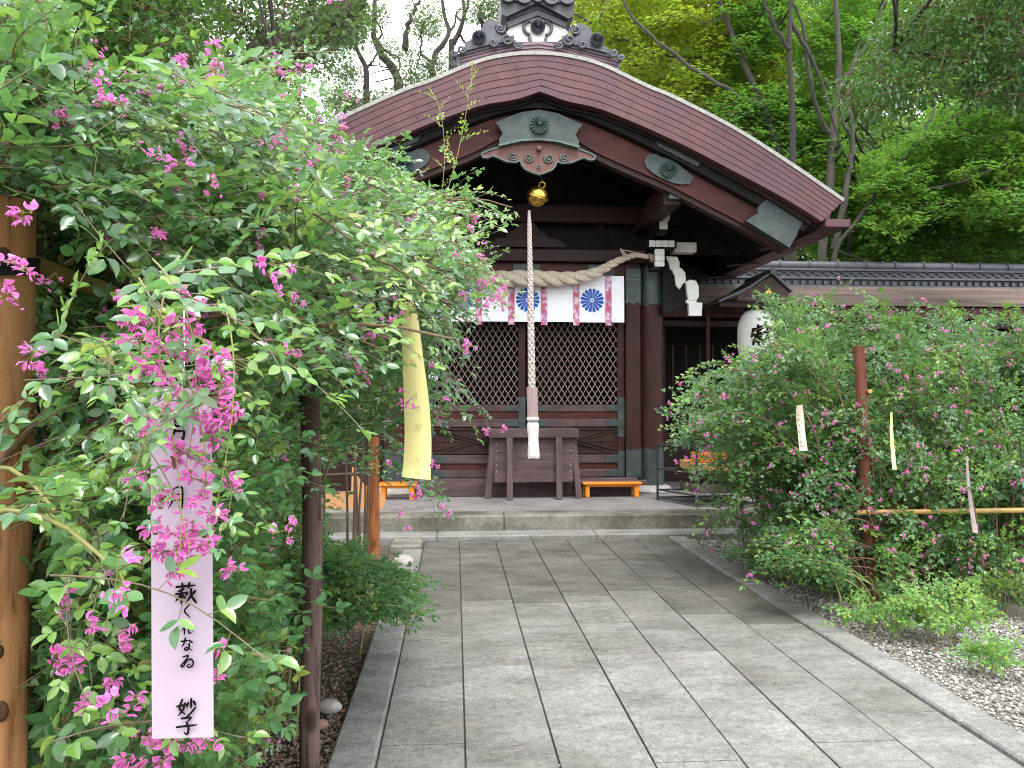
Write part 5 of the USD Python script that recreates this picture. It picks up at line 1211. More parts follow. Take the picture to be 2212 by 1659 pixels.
# ================================================================== the left bushes
R0 = np.random.default_rng(21)
LP = Polygon([(-400, -300), (120, -300), (150, 190), (210, 225), (300, 185), (430, 165), (560, 140), (640, 92), (700, 190), (740, 280), (840, 300), (905, 365), (1000, 375), (1065, 405), (1140, 450), (1150, 492), (1085, 502), (1065, 540), (1110, 590), (1115, 655), (1050, 700), (1010, 760), (1020, 850), (1062, 905), (1118, 925), (1030, 978), (945, 940), (905, 1010), (990, 1095), (992, 1132), (930, 1138), (850, 1112), (832, 1040), (832, 1215), (900, 1240), (990, 1285), (930, 1385), (760, 1345), (750, 1450), (690, 1500), (690, 1720), (-400, 1720)])
CLEAR = [(shapely.box(318, 832, 468, 1600), .93, 1.), (shapely.box(634, 838, 700, 1310), 3.36, .93), (shapely.box(634, 1310, 700, 1650), 3.36, .8), (Polygon([(862, 640), (900, 640), (940, 1040), (862, 1040)]), 2.6, 1.),
         (shapely.box(-120, 440, 110, 920), 1.6, .96), (shapely.box(-120, 1160, 110, 1700), 1.6, .96), (shapely.box(-120, 920, 110, 1160), 1.6, .55), (shapely.box(792, 945, 826, 1215), 7.4, .95), (shapely.box(700, 1020, 800, 1180), 7.2, .5), (Polygon([(60, 520), (280, 580), (310, 720), (60, 650)]), 2.0, .94), (Polygon([(260, 620), (750, 760), (750, 790), (240, 670)]), 2.6, .4),
         (shapely.box(690, 1380, 760, 1660), 9., .95), (Polygon([(600, 1480), (700, 1400), (700, 1700), (560, 1700)]), 9., .7)]
LC = []
def zone(pts, d0, d1, n, bx=(-.5, -1.3), by=(-.5, .7), lift=.35, zmax=3.1, r=R0, xmax=-.74, side=-1):
    poly = Polygon(pts)
    for a, b in sample_in(poly, n, r):
        D = r.uniform(d0, d1)
        if b < 867: D = min(D, (zmax-1.5)*FOC/max(867-b, 1.))
        tip = at(a, b, D)
        if tip[2] < .12: continue
        x = tip[0] + r.uniform(min(bx), max(bx)); x = min(x, xmax - r.uniform(0, .4)) if side < 0 else max(x, xmax + r.uniform(0, .5))
        LC.append(arch((x, max(.35, tip[1] + r.uniform(min(by), max(by))), -.05), tip, r, lift))
    return
zone([(0, 60), (150, 30), (270, 90), (560, 120), (650, 330), (500, 560), (0, 560)], 1.15, 3.0, 110)
zone([(540, 130), (640, 105), (720, 280), (900, 370), (1060, 420), (1130, 460), (1080, 560), (900, 700), (520, 640)], 2.1, 3.6, 85)
zone([(60, 480), (900, 480), (1050, 560), (1000, 760), (700, 820), (60, 820)], 1.2, 3.2, 85)
zone([(930, 600), (1110, 600), (1000, 760), (1110, 925), (985, 1110), (860, 1100), (900, 960)], 2.5, 3.5, 26, lift=.6)
zone([(40, 850), (640, 850), (640, 1450), (300, 1659), (40, 1659)], 1.5, 3.6, 90, lift=.15)
zone([(450, 760), (870, 700), (870, 1000), (700, 1100), (480, 1200)], 4.2, 7.2, 60, lift=.2)
zone([(0, 100), (640, 150), (760, 320), (850, 360), (850, 760), (0, 760)], 4., 7., 60, zmax=3.3)
zone([(-150, 300), (60, 300), (60, 1659), (-150, 1659)], 1.8, 4., 30)
zone([(950, 540), (1100, 560), (1108, 660), (1000, 710)], 2.6, 3.2, 14, r=np.random.default_rng(5), lift=.5)
A = [c for c in LC if c[0][1] < 1.85]; B = [c for c in LC if 1.85 <= c[0][1] < 3.7]; C = [c for c in LC if c[0][1] >= 3.7]
LC = []
zone([(0, 570), (250, 640), (480, 600), (500, 780), (300, 860), (300, 1250), (0, 1250)], .74, 1.15, 22, bx=(-.2, -.5), by=(.1, .6), lift=.2)
zone([(40, 1250), (310, 1250), (310, 1659), (40, 1659)], .9, 1.5, 12, bx=(-.2, -.5), by=(.1, .6), lift=.12)
zone([(465, 720), (640, 650), (700, 800), (560, 1000), (465, 1000)], 1.1, 1.7, 10, bx=(-.2, -.5), by=(.1, .6), lift=.2)
NEAR = LC; LC = []
zone([(480, 1080), (760, 1080), (830, 1215), (960, 1290), (900, 1370), (740, 1340), (640, 1480), (500, 1450)], 3.5, 5.4, 60, bx=(-.05, -.4), by=(-.15, .3), lift=.1, xmax=-.62)
zone([(690, 1160), (830, 1210), (930, 1290), (850, 1350), (700, 1330)], 3.6, 5., 70, bx=(-.02, -.2), by=(-.1, .2), lift=.08, xmax=-.56)
UND = LC; LC = []
zone([(60, 1000), (330, 1000), (640, 950), (640, 1450), (560, 1640), (60, 1659)], 1.25, 3.2, 120, bx=(-.05, -.4), by=(-.1, .4), lift=.08, xmax=-.66)
zone([(60, 1350), (560, 1350), (560, 1600), (60, 1680)], 1.2, 2.2, 40, bx=(-.05, -.3), by=(-.1, .3), lift=.06, xmax=-.5)
LOW = LC; LC = []
flN = [(a, b, .84 + .006*((a*7+b) % 9), n) for a, b, n in ((290, 668, 7), (300, 735, 6), (372, 700, 4), (405, 640, 5), (330, 790, 5), (400, 752, 6), (470, 790, 5), (482, 828, 5), (295, 912, 5), (472, 912, 6), (440, 890, 4), (396, 960, 5), (410, 1030, 6), (498, 1036, 6), (300, 1030, 4), (345, 1078, 5), (330, 1140, 3), (420, 1150, 7), (392, 1172, 6), (445, 1180, 6), (376, 1226, 5), (400, 1205, 5), (385, 865, 3), (460, 945, 4), (350, 760, 4), (455, 760, 4), (432, 815, 6), (365, 820, 5), (415, 700, 5), (310, 700, 5), (445, 850, 6), (405, 905, 5), (465, 870, 5), (430, 985, 5), (375, 1000, 5), (465, 1110, 5), (360, 1190, 5), (280, 690, 5), (500, 880, 4), (350, 905, 4), (425, 1075, 5))]
flN += [(a, b, .95 + .01*((a*3+b) % 12), n) for a, b, n in ((145, 1300, 4), (190, 1352, 3), (265, 1366, 4), (140, 1420, 6), (175, 1435, 4), (245, 1470, 4), (190, 1525, 5), (290, 1512, 4), (322, 1585, 6), (345, 1612, 5), (405, 1612, 5), (350, 1645, 6), (270, 1645, 6), (300, 1655, 5), (440, 1600, 4), (210, 1240, 3), (55, 578, 5), (30, 560, 4), (48, 460, 5), (20, 640, 4), (70, 766, 5), (80, 800, 3), (262, 1392, 3), (505, 1226, 4), (475, 1398, 4), (470, 1465, 4))]
flB = [(a, b, 2.2 + .05*((a+b) % 9), n) for a, b, n in ((508, 686, 6), (512, 690, 5), (560, 640, 4), (620, 655, 4), (690, 602, 5), (640, 560, 3), (575, 615, 4), (720, 770, 4), (790, 826, 5), (775, 800, 3), (755, 735, 3), (700, 300, 5), (690, 255, 5), (672, 270, 4), (645, 300, 4), (650, 195, 5), (672, 142, 4), (640, 306, 4), (690, 320, 4), (250, 385, 5), (230, 380, 4), (262, 400, 4), (360, 415, 3), (375, 370, 2), (165, 350, 2), (1000, 640, 6), (1040, 610, 8), (1070, 640, 8), (1090, 625, 7), (1085, 660, 7), (1050, 660, 5), (985, 545, 3), (940, 600, 4), (960, 860, 4), (880, 870, 5), (870, 845, 4), (895, 880, 4), (1085, 922, 5), (1050, 930, 4), (905, 1060, 7), (895, 1070, 6), (970, 1108, 6), (955, 1100, 4), (865, 1110, 4), (880, 1140, 2), (935, 790, 4), (905, 840, 4), (1010, 760, 3), (930, 1005, 4), (840, 1000, 3))]
make_bush('clover_bush', 'nearest bush clover with large leaves and magenta flowers about the pink strip', (-.9, 1.3, 0), NEAR, SPR, L_hagi, LP, CLEAR, R0, step=.07, n_single=300, fl_size=.0135, fl_pts=flN, t0=.3, scale=(.75, 1.1), fl_prob=.05, cmat=M_cane_g)
make_bush('clover_bush', 'tall arching bush clover over the bamboo rail by the pine post', (-1.2, 1.4, 0), A, SPR, L_hagi, LP, CLEAR, R0, step=.075, fl_prob=lambda p, q: .16 if q[1] < 560 else .26)
make_bush('clover_bush', 'wide arching bush clover over the dark brown log post', (-1.4, 2.8, 0), B, SPR, L_hagi, LP, CLEAR, R0, step=.084, fl_pts=flB, fl_prob=lambda p, q: .14 if q[1] < 500 else .22)
make_bush('clover_bush', 'far bush clover filling the trellis towards the shrine steps', (-1.6, 5., 0), C, SPR, L_hagi, LP, CLEAR, R0, step=.085, n_single=200, fl_prob=.08, scale=(.9, 1.4))
make_bush('leafy_undergrowth', 'low leafy shoots crowding the left kerb of the path', (-.8, 4., 0), UND, SPR_B, L_under, LP, CLEAR, R0, step=.06, n_single=300, t0=.25, scale=(.7, 1.05), cat='shrub', n_cane=50, cmat=M_cane_g)
make_bush('leafy_undergrowth', 'broad leafy shoots between the pine post and the dark brown log post', (-1., 2.2, 0), LOW, SPR_B, L_under, LP, CLEAR, R0, step=.065, n_single=300, t0=.2, scale=(.6, 1.0), cat='shrub', n_cane=60, cmat=M_cane_g)
tw_ = [np.array([at(690, 1150, 3.7), at(800, 1190, 3.8), at(880, 1260, 3.9), at(985, 1290, 4.0)]), np.array([at(690, 1150, 3.7), at(800, 1200, 3.7), at(850, 1290, 3.7), at(905, 1375, 3.7)])]
# hanging tendril against the gable
td = [np.array([at(905, 560, 2.9), at(985, 420, 2.95), at(962, 230, 3.0), at(935, 205, 3.0)]), np.array([at(905, 560, 2.9), at(1000, 380, 2.9), at(1010, 200, 2.95), at(1020, 165, 2.95)])]
LPT = Polygon([(880, 100), (1060, 100), (1060, 600), (880, 600)])
make_bush('clover_sprig', 'thin upright sprig of small leaves seen against the gable', tuple(at(905, 560, 2.9)), td, SPR[:3], L_young, LPT, [], R0, step=.05, n_single=80, t0=.3, scale=(.25, .40), cat='sprig', cr=.28, cmat=M_cane_g)

sp3 = [np.array([at(60, 420, 1.3), at(80, 250, 1.3), at(110, 120, 1.3), at(100, -40, 1.35)]), np.array([at(20, 430, 1.3), at(20, 250, 1.25), at(40, 120, 1.25), at(10, -30, 1.3)]), np.array([at(70, 330, 1.3), at(150, 180, 1.3), at(230, 150, 1.3), at(300, 175, 1.35)])]
make_bush('clover_sprig', 'yellow green sprig rising above the pine post against dark trees', tuple(at(60, 420, 1.3)), sp3, SPR_B, L_young, shapely.box(-200, -200, 420, 420), [], R0, step=.03, n_single=300, t0=.25, scale=(.45, .75), cat='sprig', cr=.4, cmat=M_cane)
sp2 = [np.array([at(330, 560, .86), at(420, 640, .82), at(450, 800, .82), at(400, 1010, .83)]), np.array([at(300, 600, .84), at(360, 700, .81), at(470, 900, .82), at(440, 1080, .83)]), np.array([at(360, 620, .86), at(300, 800, .83), at(420, 950, .81), at(385, 1230, .82)]), np.array([at(250, 900, .9), at(330, 960, .84), at(400, 1080, .82), at(410, 1200, .82)]), np.array([at(480, 640, .9), at(530, 800, .86), at(500, 950, .84), at(450, 1170, .83)])]
make_bush('clover_sprig', 'flowering sprig hanging down in front of the pink strip', tuple(at(330, 560, .86)), sp2, SPR, L_hagi, shapely.box(200, 420, 580, 1262), [], R0, step=.055, n_single=300, t0=.35, scale=(.40, .62), cat='sprig', cr=.22, cmat=M_cane_g, fl_prob=.35, fl_size=.0115)
# ================================================================== the right bushes
RP = Polygon([(1422, 970), (1428, 830), (1500, 780), (1556, 762), (1585, 680), (1645, 622), (1720, 640), (1790, 615), (1840, 628), (1920, 603), (2000, 640), (2110, 660), (2150, 690), (2212, 625), (2500, 625), (2500, 1420), (2130, 1350), (2000, 1335), (1900, 1330), (1800, 1322), (1700, 1285), (1560, 1232), (1488, 1192), (1500, 1130), (1440, 1020)])
CLR = [(shapely.box(1846, 752, 1896, 1320), 5.9, .85), (shapely.box(1594, 690, 1668, 745), 11., .55), (shapely.box(1712, 868, 1752, 980), 5.35, 1.), (shapely.box(1920, 900, 1942, 1020), 5.55, .9), (shapely.box(1870, 1092, 2300, 1116), 5.8, .75), (shapely.box(2084, 985, 2116, 1156), 5.4, .9), (shapely.box(1440, 1030, 1500, 1110), 9.5, .45)]
rz = dict(bx=(.15, .9), by=(.0, .8), r=R0, xmax=2.95, side=1, zmax=2.6)
LC = []
zone([(1470, 800), (1850, 700), (2150, 760), (2330, 880), (2330, 1100), (1440, 960)], 5.7, 7.8, 150, **rz)
zone([(1445, 950), (1600, 900), (1760, 960), (1800, 1250), (1560, 1200), (1500, 1140)], 6., 7.8, 60, lift=.5, **rz)
zone([(1590, 690), (1650, 650), (1920, 635), (2150, 730), (2330, 680), (2330, 850), (1600, 800)], 6.5, 8.3, 60, **rz)
RA = LC; LC = []
rz2 = dict(rz, by=(.1, .5), bx=(.05, .4))
zone([(1740, 950), (2330, 900), (2330, 1330), (1760, 1290)], 5.45, 6.8, 230, lift=.3, **rz2)
zone([(1900, 700), (2400, 680), (2400, 1250), (1850, 1200)], 6.6, 8.8, 130, **rz)
zone([(1600, 1130), (1800, 1130), (2330, 1150), (2330, 1340), (1900, 1315), (1690, 1270)], 5.3, 6.6, 110, lift=.1, **rz2)
RB = LC; LC = []
fr1 = [(a, b, 6.0 + .05*((a+b) % 9), n) for a, b, n in ((1690, 870, 4), (1545, 940, 5), (1500, 985, 6), (1520, 975, 5), (1480, 990, 5), (1460, 1000, 5), (1630, 960, 5), (1655, 945, 5), (1640, 985, 5), (1605, 1000, 4), (1610, 1105, 5), (1625, 1130, 5), (1690, 1060, 4), (1735, 1075, 4), (1700, 1165, 6), (1740, 1160, 6), (1795, 1020, 5), (1815, 1050, 5), (1505, 855, 5), (1445, 870, 5), (1470, 830, 5), (1440, 905, 4), (1560, 905, 5), (1600, 900, 4))]
fr2 = [(a, b, 5.5 + .04*((a+b) % 9), n) for a, b, n in ((1872, 1136, 6), (1895, 1140, 4), (1995, 1130, 6), (2010, 1145, 6), (1990, 1150, 6), (2020, 1120, 5), (2000, 1095, 5), (2040, 1100, 5), (1985, 1180, 7), (2005, 1195, 6), (1990, 1200, 6), (1815, 1240, 6), (1812, 1256, 6), (1795, 1185, 4), (2090, 890, 5), (2060, 880, 4), (1940, 800, 5), (1960, 815, 4), (1920, 790, 4), (1990, 960, 5), (2010, 980, 5), (2050, 1040, 5), (1960, 1020, 4), (1925, 1060, 5), (1900, 1080, 5), (1880, 1100, 4), (2075, 1060, 5))]
make_bush('clover_bush', 'round bush clover overhanging the right side of the stone steps', (3.4, 7., 0), RA, SPR_R, L_hagi_r, RP, CLR, R0, nb=(-.3, -.45), step=.12, n_single=300, fl_prob=.30, fl_size=.0185, fl_pts=fr1, scale=(.85, 1.25), maxfl=290)
make_bush('clover_bush', 'drooping bush clover behind the red brown post and low bamboo rail', (3.6, 6., 0), RB, SPR_R, L_hagi_r, RP, CLR, R0, nb=(-.25, -.5), step=.115, n_single=300, fl_prob=.30, fl_size=.0185, fl_pts=fr2, scale=(.85, 1.25), maxfl=290)
LC = []
zone([(1640, 1185), (1960, 1250), (2000, 1340), (1830, 1330), (1700, 1290)], 5.2, 6.8, 70, bx=(.0, .2), by=(-.1, .2), lift=.06, r=R0, xmax=2.6, side=1)
zone([(1560, 1180), (1700, 1200), (1760, 1270), (1640, 1260)], 6.2, 7.8, 40, bx=(.0, .2), by=(-.1, .2), lift=.06, r=R0, xmax=2.6, side=1)
make_bush('leafy_undergrowth', 'low leafy shoots along the right kerb under the round bush', (2.8, 6.4, 0), LC, SPR_B, L_under, RP, CLR, R0, step=.065, n_single=300, t0=.2, scale=(.6, 1.0), cat='shrub', n_cane=40, cmat=M_cane_g)
# seedlings on the gravel
for lb, px, py, n, h, w, sd in (('bushy light green seedling at the foot of the red brown post', 1900, 1380, 12, .22, .30, 1), ('tall light green seedling between the gravel and the right bush', 2060, 1400, 14, .46, .27, 2), ('small yellow green seedling alone on the white gravel', 2135, 1470, 5, .18, .15, 3), ('dark leafy seedling by the frame edge below the right bush', 2185, 1345, 7, .34, .22, 4)):
    D = 1.49*FOC/(py-867); b = at(px, py, D); rs_ = np.random.default_rng(sd); cs = []
    for i in range(n + 6):
        a = rs_.uniform(0, 6.28); q = w*rs_.uniform(.1, 1.)**.7; g0 = np.array([b[0]+.55*q*math.cos(a), b[1]+.55*q*math.sin(a), -.02]); hh = h*rs_.uniform(.5, 1.)*(1-.35*q/w)
        cs.append(np.array([g0, g0+[.03*math.cos(a), .03*math.sin(a), hh*.6], [b[0]+.85*q*math.cos(a), b[1]+.85*q*math.sin(a), hh*1.05], [b[0]+1.15*q*math.cos(a), b[1]+1.15*q*math.sin(a), hh*.85]]))
    make_bush('clover_seedling', lb, (b[0], b[1], 0), cs, SPR_B, L_young if sd < 4 else L_under, shapely.box(-500, -500, 3500, 3000), [], rs_, step=.05, n_single=220, t0=.12, scale=(.55, .85), cr=.45, nb=(-.1, -.5), cat='seedling', cmat=M_cane_g)

# ================================================================== gravel, stones, fallen leaves
M_peb = usdkit.material(stage, '/World/Looks/pebble', {'o': ('object_info', {}), 'r': ('rgb_ramp', {'ramp': G((0, (.055, .050, .043)), (.3, (.145, .135, .118)), (.6, (.245, .235, .215)), (.85, (.37, .36, .34)), (1., (.50, .50, .485)))}), 'tc': ('texture_coordinate', {}), 'n': ('noise_texture', {'scale': 60., 'detail': 4.}), 'nr': ('map_range', {'to_min': .75, 'to_max': 1.25}), 'h': ('hsv', {}), 'p': ('principled_bsdf', {'roughness': .75})},
    [('o.random', 'r.fac'), ('tc.object', 'n.vector'), ('n.fac', 'nr.value'), ('nr.result', 'h.value'), ('r.color', 'h.color'), ('h.color', 'p.base_color')], surface='p.BSDF')
def pebble(seed):
    m = trimesh.creation.icosphere(1); v = np.array(m.vertices); v = v*(1+.5*(meshkit.noise(v*1.7+seed*3.1, seed)[:, None]-.5))*[1, .8, .6]
    return v, np.array(m.faces), np.zeros((len(v), 2))
def scatter(name, label, P, smin, smax, r, mat_, protos):
    t = thing(name, label, None, (0, 0, 0), kind='stuff')
    n = len(P); instancer(t, 'pebbles', protos, [mat_]*len(protos), P, Rotation.random(n, random_state=5).as_matrix() if False else Rotation.from_euler('z', r.uniform(0, 6.28, n)).as_matrix(), smin+(smax-smin)*r.uniform(0, 1, n)**2, r.integers(0, len(protos), n))
rg = np.random.default_rng(8)
def area(n, x0, x1, y0, y1): return np.stack([rg.uniform(x0, x1, n), rg.uniform(y0, y1, n), rg.uniform(-.030, -.016, n)], 1)
PR = np.vstack([area(26000, 2.54, 5.2, 2.2, 5.4), area(6000, 2.54, 3.4, 5.2, 8.6)])
scatter('gravel', 'small white and brown gravel right of the path', PR, .006, .0135, rg, M_peb, [pebble(i) for i in range(5)])
solo('gravel_bed', box(2.535, 7., -2., 8.66, -.2, -.026, .002), mat('gravel_bed', [(.35, (.08, .072, .06)), (.6, (.22, .205, .18))], 70, .95, .8, bdist=.01), 'pale gravelly ground right of the path', kind='structure')
M_peb2 = mat('brown_pebble', two((.17, .13, .10), .5, 1.5), 40, .85, .2, obj=.45)
PL = np.vstack([area(9000, -1.3, -.53, 1.6, 4.2), area(4000, -1.2, -.53, 4.2, 8.), area(3000, -2.6, -1.3, 2., 5.)])
scatter('gravel', 'brown earthy gravel left of the path under the bushes', PL, .005, .012, rg, M_peb2, [pebble(9+i) for i in range(5)])
for lb, px, py, s in (('rounded grey stone beside the dark brown log post', 712, 1520, .052), ('reddish stone at the base of the dark brown log post', 690, 1555, .036), ('pale stone by the kerb before the steps', 872, 1215, .09)):
    D = 1.5*FOC/(py-867); b = at(px, py, D); v, f, _ = pebble(int(px)); m = trimesh.Trimesh(v, f, process=False).subdivide_loop(2); vv = np.array(m.vertices)
    solo('stone', (vv*s*1.2 + [b[0], b[1], s*.35], np.array(m.faces)), M_skirting if px != 690 else mat('red_stone', two((.22, .13, .10)), 20, .85, .3), lb, 'stone', smooth=True)
def litter(name, label, items, m, s):
    t = thing(name, label, None, (0, 0, 0), kind='stuff'); B = leaf_base(5, .3, .15); vs, fs, us, n = [], [], [], 0
    for x, y, z in items:
        a = rg.uniform(0, 6.28); v = B[0]*[s, s*.55, s] @ frame(np.array([math.cos(a), math.sin(a), .05]), np.array([rg.normal(0, .2), rg.normal(0, .2), 1])).T + [x, y, z]; vs.append(v); fs.append(B[1]+n); us.append(B[2]); n += len(v)
    part(t, 'scattered', (np.vstack(vs), np.vstack(fs)), m, smooth=True, uv=np.vstack(us), kind='stuff')
litter('fallen_petals', 'few fallen pink petals on the grey paving', [(rg.uniform(.2, 2.4), rg.uniform(3., 8.6), .006) for _ in range(60)], M_petal, .014)
litter('fallen_leaves', 'dry brown leaves fallen under the left bushes', [(rg.uniform(-1.3, -.52), rg.uniform(1.8, 6.), .0) for _ in range(70)] + [(rg.uniform(2.55, 3.6), rg.uniform(4.5, 8.), .0) for _ in range(40)], L_dead, .035)

# ================================================================== the trees behind
def tuft_broad(seed, n=42, R=.32, L=.09, flat=.75):
    r = np.random.default_rng(seed); T = Tuft(3)
    for i in range(n):
        p = r.normal(0, 1, 3); p = p/np.linalg.norm(p)*R*r.uniform(.35, 1)**.6*[1, 1, flat]; d = p/np.linalg.norm(p) + r.normal(0, .5, 3); d[2] -= .25; T.leaf(p, d, np.array([r.normal(0, .45), r.normal(0, .45), 1]), L*r.uniform(.7, 1.2), L*.52, r)
    for i in range(5):
        e = r.normal(0, 1, 3)*[1, 1, .5]; T.stem.append(tube([(0, 0, -.05), e/np.linalg.norm(e)*R*.8], [.008, .003], 3, False))
    return T.done()
def tuft_maple(seed, n=70, R=.42, L=.078):
    r = np.random.default_rng(seed); T = Tuft(3)
    for i in range(n):
        a = r.uniform(0, 6.28); q = R*math.sqrt(r.uniform(0, 1)); p = np.array([q*math.cos(a), q*math.sin(a)*.8, r.normal(0, .045) - .18*q*q/R]); a2 = a + r.normal(0, .9); nrm = np.array([r.normal(0, .5), r.normal(-.3, .5), 1])
        for da in (-.75, 0, .75): T.leaf(p, np.array([math.cos(a2+da), math.sin(a2+da), -.25]), nrm, L*(1 if da == 0 else .82), L*.34, r)
    for i in range(6):
        a = i*1.05; T.stem.append(tube([(0, 0, 0), (R*.85*math.cos(a), R*.68*math.sin(a), -.12)], [.006, .002], 3, False))
    return T.done()
TB = [tuft_broad(i) for i in range(4)]; TM = [tuft_maple(20+i) for i in range(4)]; TF = [tuft_broad(40+i, 90, .55, .155) for i in range(4)]
M_bark_d = mat('dark_bark', two((.026, .021, .018), .6, 1.5), 12, .9, .6, (1, 1, .3), obj=.2)
M_bark_g = mat('grey_bark', two((.045, .039, .033), .6, 1.4), 12, .9, .5, (1, 1, .3), obj=.2, stain=(.03, .036, .022), stain_scale=2.)
def limb_px(pts, Y0, Y1=None, wob=.0):
    Y1 = Y0 if Y1 is None else Y1; return np.array([at(a, b, Y0+(Y1-Y0)*i/max(1, len(pts)-1)) for i, (a, b) in enumerate(pts)])
def tree(name, label, trunk_pts, rad, limbs, zones, tufts, lm, bm, r, scale=(.8, 1.3), cat='tree', droop=.2, twigs=26, shade_boxes=()):
    tp = np.asarray(trunk_pts, float); base = (tp[0][0], tp[0][1], 0); t = thing(name, label, cat, base)
    c = spl(tp, 30); part(t, 'trunk', tube(c, np.linspace(rad, rad*.35, 30)*(1+.06*np.sin(np.arange(30)*1.7)), 10), bm, smooth=True)
    allp = [c[8:]]
    for pts, ra in limbs:
        q = spl(pts, 24); q = q + r.normal(0, ra*.25, q.shape); part(t, 'limb', tube(q, np.linspace(ra, ra*.3, 24), 7), bm, smooth=True); allp.append(q[6:])
    allp = np.vstack(allp); P = []
    for poly, d0, d1, n in zones:
        for a, b in sample_in(Polygon(poly), n, r): P.append(at(a, b, r.uniform(d0, d1)))
    for x0, x1, y0, y1, z0, z1, n in shade_boxes: P += [np.array([r.uniform(x0, x1), r.uniform(y0, y1), r.uniform(z0, z1)]) for _ in range(n)]  # extra crown tufts out of view overhead, added to cast shade
    P = np.array(P); P = P[P[:, 2] > .4]; n = len(P)
    Rm = np.array([Rotation.from_euler('zyx', (r.uniform(0, 6.28), r.normal(0, droop), r.normal(0, droop))).as_matrix() for _ in range(n)])
    instancer(t, 'crown', [q.mesh() for q in tufts], [lm]*len(tufts), P, Rm, r.uniform(*scale, n), r.integers(0, len(tufts), n))
    # twigs from the nearest limb to some of the tufts
    tw = []
    for i in r.permutation(n)[:twigs]:
        d = np.linalg.norm(allp-P[i], axis=1) + 2*np.maximum(0, allp[:, 2]-P[i][2]); j = np.argmin(d); L = np.linalg.norm(allp[j]-P[i])
        if L < 4.: tw.append(tube(spl([allp[j], (allp[j]+P[i])/2 + r.normal(0, .08*L, 3) + [0, 0, -.05*L], P[i]], 8), np.linspace(.012+.006*L, .006, 8), 5, False))
    if tw: part(t, 'twigs', join(tw), bm, smooth=True)
    return t
rt = np.random.default_rng(77)
z5 = lambda pts: [((700+a*.3165)/1.302, a*0+b*.3165/1.302) for a, b in pts]
def ground_trunk(pts, Y, Y0=None):
    "trunk from the ground to the first picture point, then along the points"
    q = limb_px(pts, Y, Y0); return np.vstack([[q[0][0]*1.0, q[0][1], -.1], [q[0][0], q[0][1], q[0][2]*.5], q])
tree('evergreen_tree', 'dark glossy evergreen behind the top of the left bushes', ground_trunk([(60, 700), (70, 350), (120, 120)], 8.), .16, [(limb_px([(80, 420), (260, 190), (330, 150), (520, 120)], 8., 7.4), .05), (limb_px([(90, 300), (30, 150), (-80, 40)], 8., 7.), .05), (limb_px([(100, 250), (320, 160), (450, 190), (600, 150)], 8., 8.6), .035)],
     [([(-200, -250), (430, -250), (430, 60), (330, 230), (-200, 480)], 6.4, 9., 520), ([(-200, 300), (420, 200), (500, 420), (-200, 700)], 8., 9.5, 300)], TB, L_ever, M_bark_d, rt, (.7, 1.15), shade_boxes=[(-7., -1.2, 6., 10., 6.9, 8.8, 300)])  # last box: unseen crown above the left bushes, added to darken the far path
tree('camphor_tree', 'broad grey green tree with a thick leaning trunk left of the white sky', np.vstack([[at(380, 900, 14.)[0], 14., -.1], limb_px(z5([(60, 760), (400, 480), (560, 300), (760, 150), (900, 60), (1000, -60)]), 14.)]), .40, [(limb_px(z5([(500, 385), (330, 330), (180, 275), (60, 300), (-60, 225)]), 14.), .10), (limb_px(z5([(560, 300), (540, 150), (600, -60)]), 14.), .12), (limb_px(z5([(700, 190), (820, 190), (900, 130), (1060, 30)]), 14., 13.), .07), (limb_px(z5([(250, 600), (180, 400), (120, 160)]), 14., 15.), .10)],
     [([(300, -200), (770, -200), (765, 60), (700, 130), (640, 200), (560, 330), (300, 330)], 12., 16.5, 420), ([(660, 40), (760, 20), (770, 80), (720, 130)], 12.5, 15., 22), ([(380, 250), (640, 220), (680, 330), (400, 420)], 14., 17., 110)], TB, L_camph, M_bark_d, rt, (.8, 1.4))
tree('twisted_tree', 'dark twisted tree against the white sky nearest the leaning trunk', ground_trunk(z5([(1330, 900), (1320, 700), (1260, 580), (1180, 490), (1130, 370), (1105, 310), (1115, 180), (1120, -80)]), 21.), .15, [(limb_px(z5([(1130, 370), (1200, 440), (1330, 520), (1330, 640)]), 21.), 0.056), (limb_px(z5([(1110, 250), (1030, 120), (900, -20)]), 21.), 0.049), (limb_px(z5([(1130, 370), (1180, 300), (1160, 210), (1230, 100)]), 21.), 0.035)],
     [(z5([(900, 20), (1250, 20), (1200, 180), (1000, 200)]), 20., 22., 13), (z5([(780, 600), (960, 560), (980, 780), (760, 900)]), 20., 22.5, 20), (z5([(1150, 380), (1450, 380), (1500, 480), (1200, 500)]), 20., 22., 10)], TB, L_camph, M_bark_d, rt, (.8, 1.35), twigs=10)
tree('twisted_tree', 'slim forked tree standing alone in the white sky gap', ground_trunk(z5([(1045, 960), (1042, 780), (1040, 610), (990, 500), (920, 340), (880, 180)]), 19.), .10, [(limb_px(z5([(1040, 610), (1080, 570), (1130, 490), (1160, 380)]), 19.), 0.038), (limb_px(z5([(960, 420), (900, 380), (860, 300)]), 19.), 0.028)],
     [(z5([(720, 200), (960, 180), (980, 330), (760, 400)]), 18.5, 20., 34), (z5([(700, 850), (1200, 850), (1240, 960), (700, 1080)]), 18.5, 20.5, 60)], TB, L_camph, M_bark_d, rt, (.7, 1.2), twigs=8)
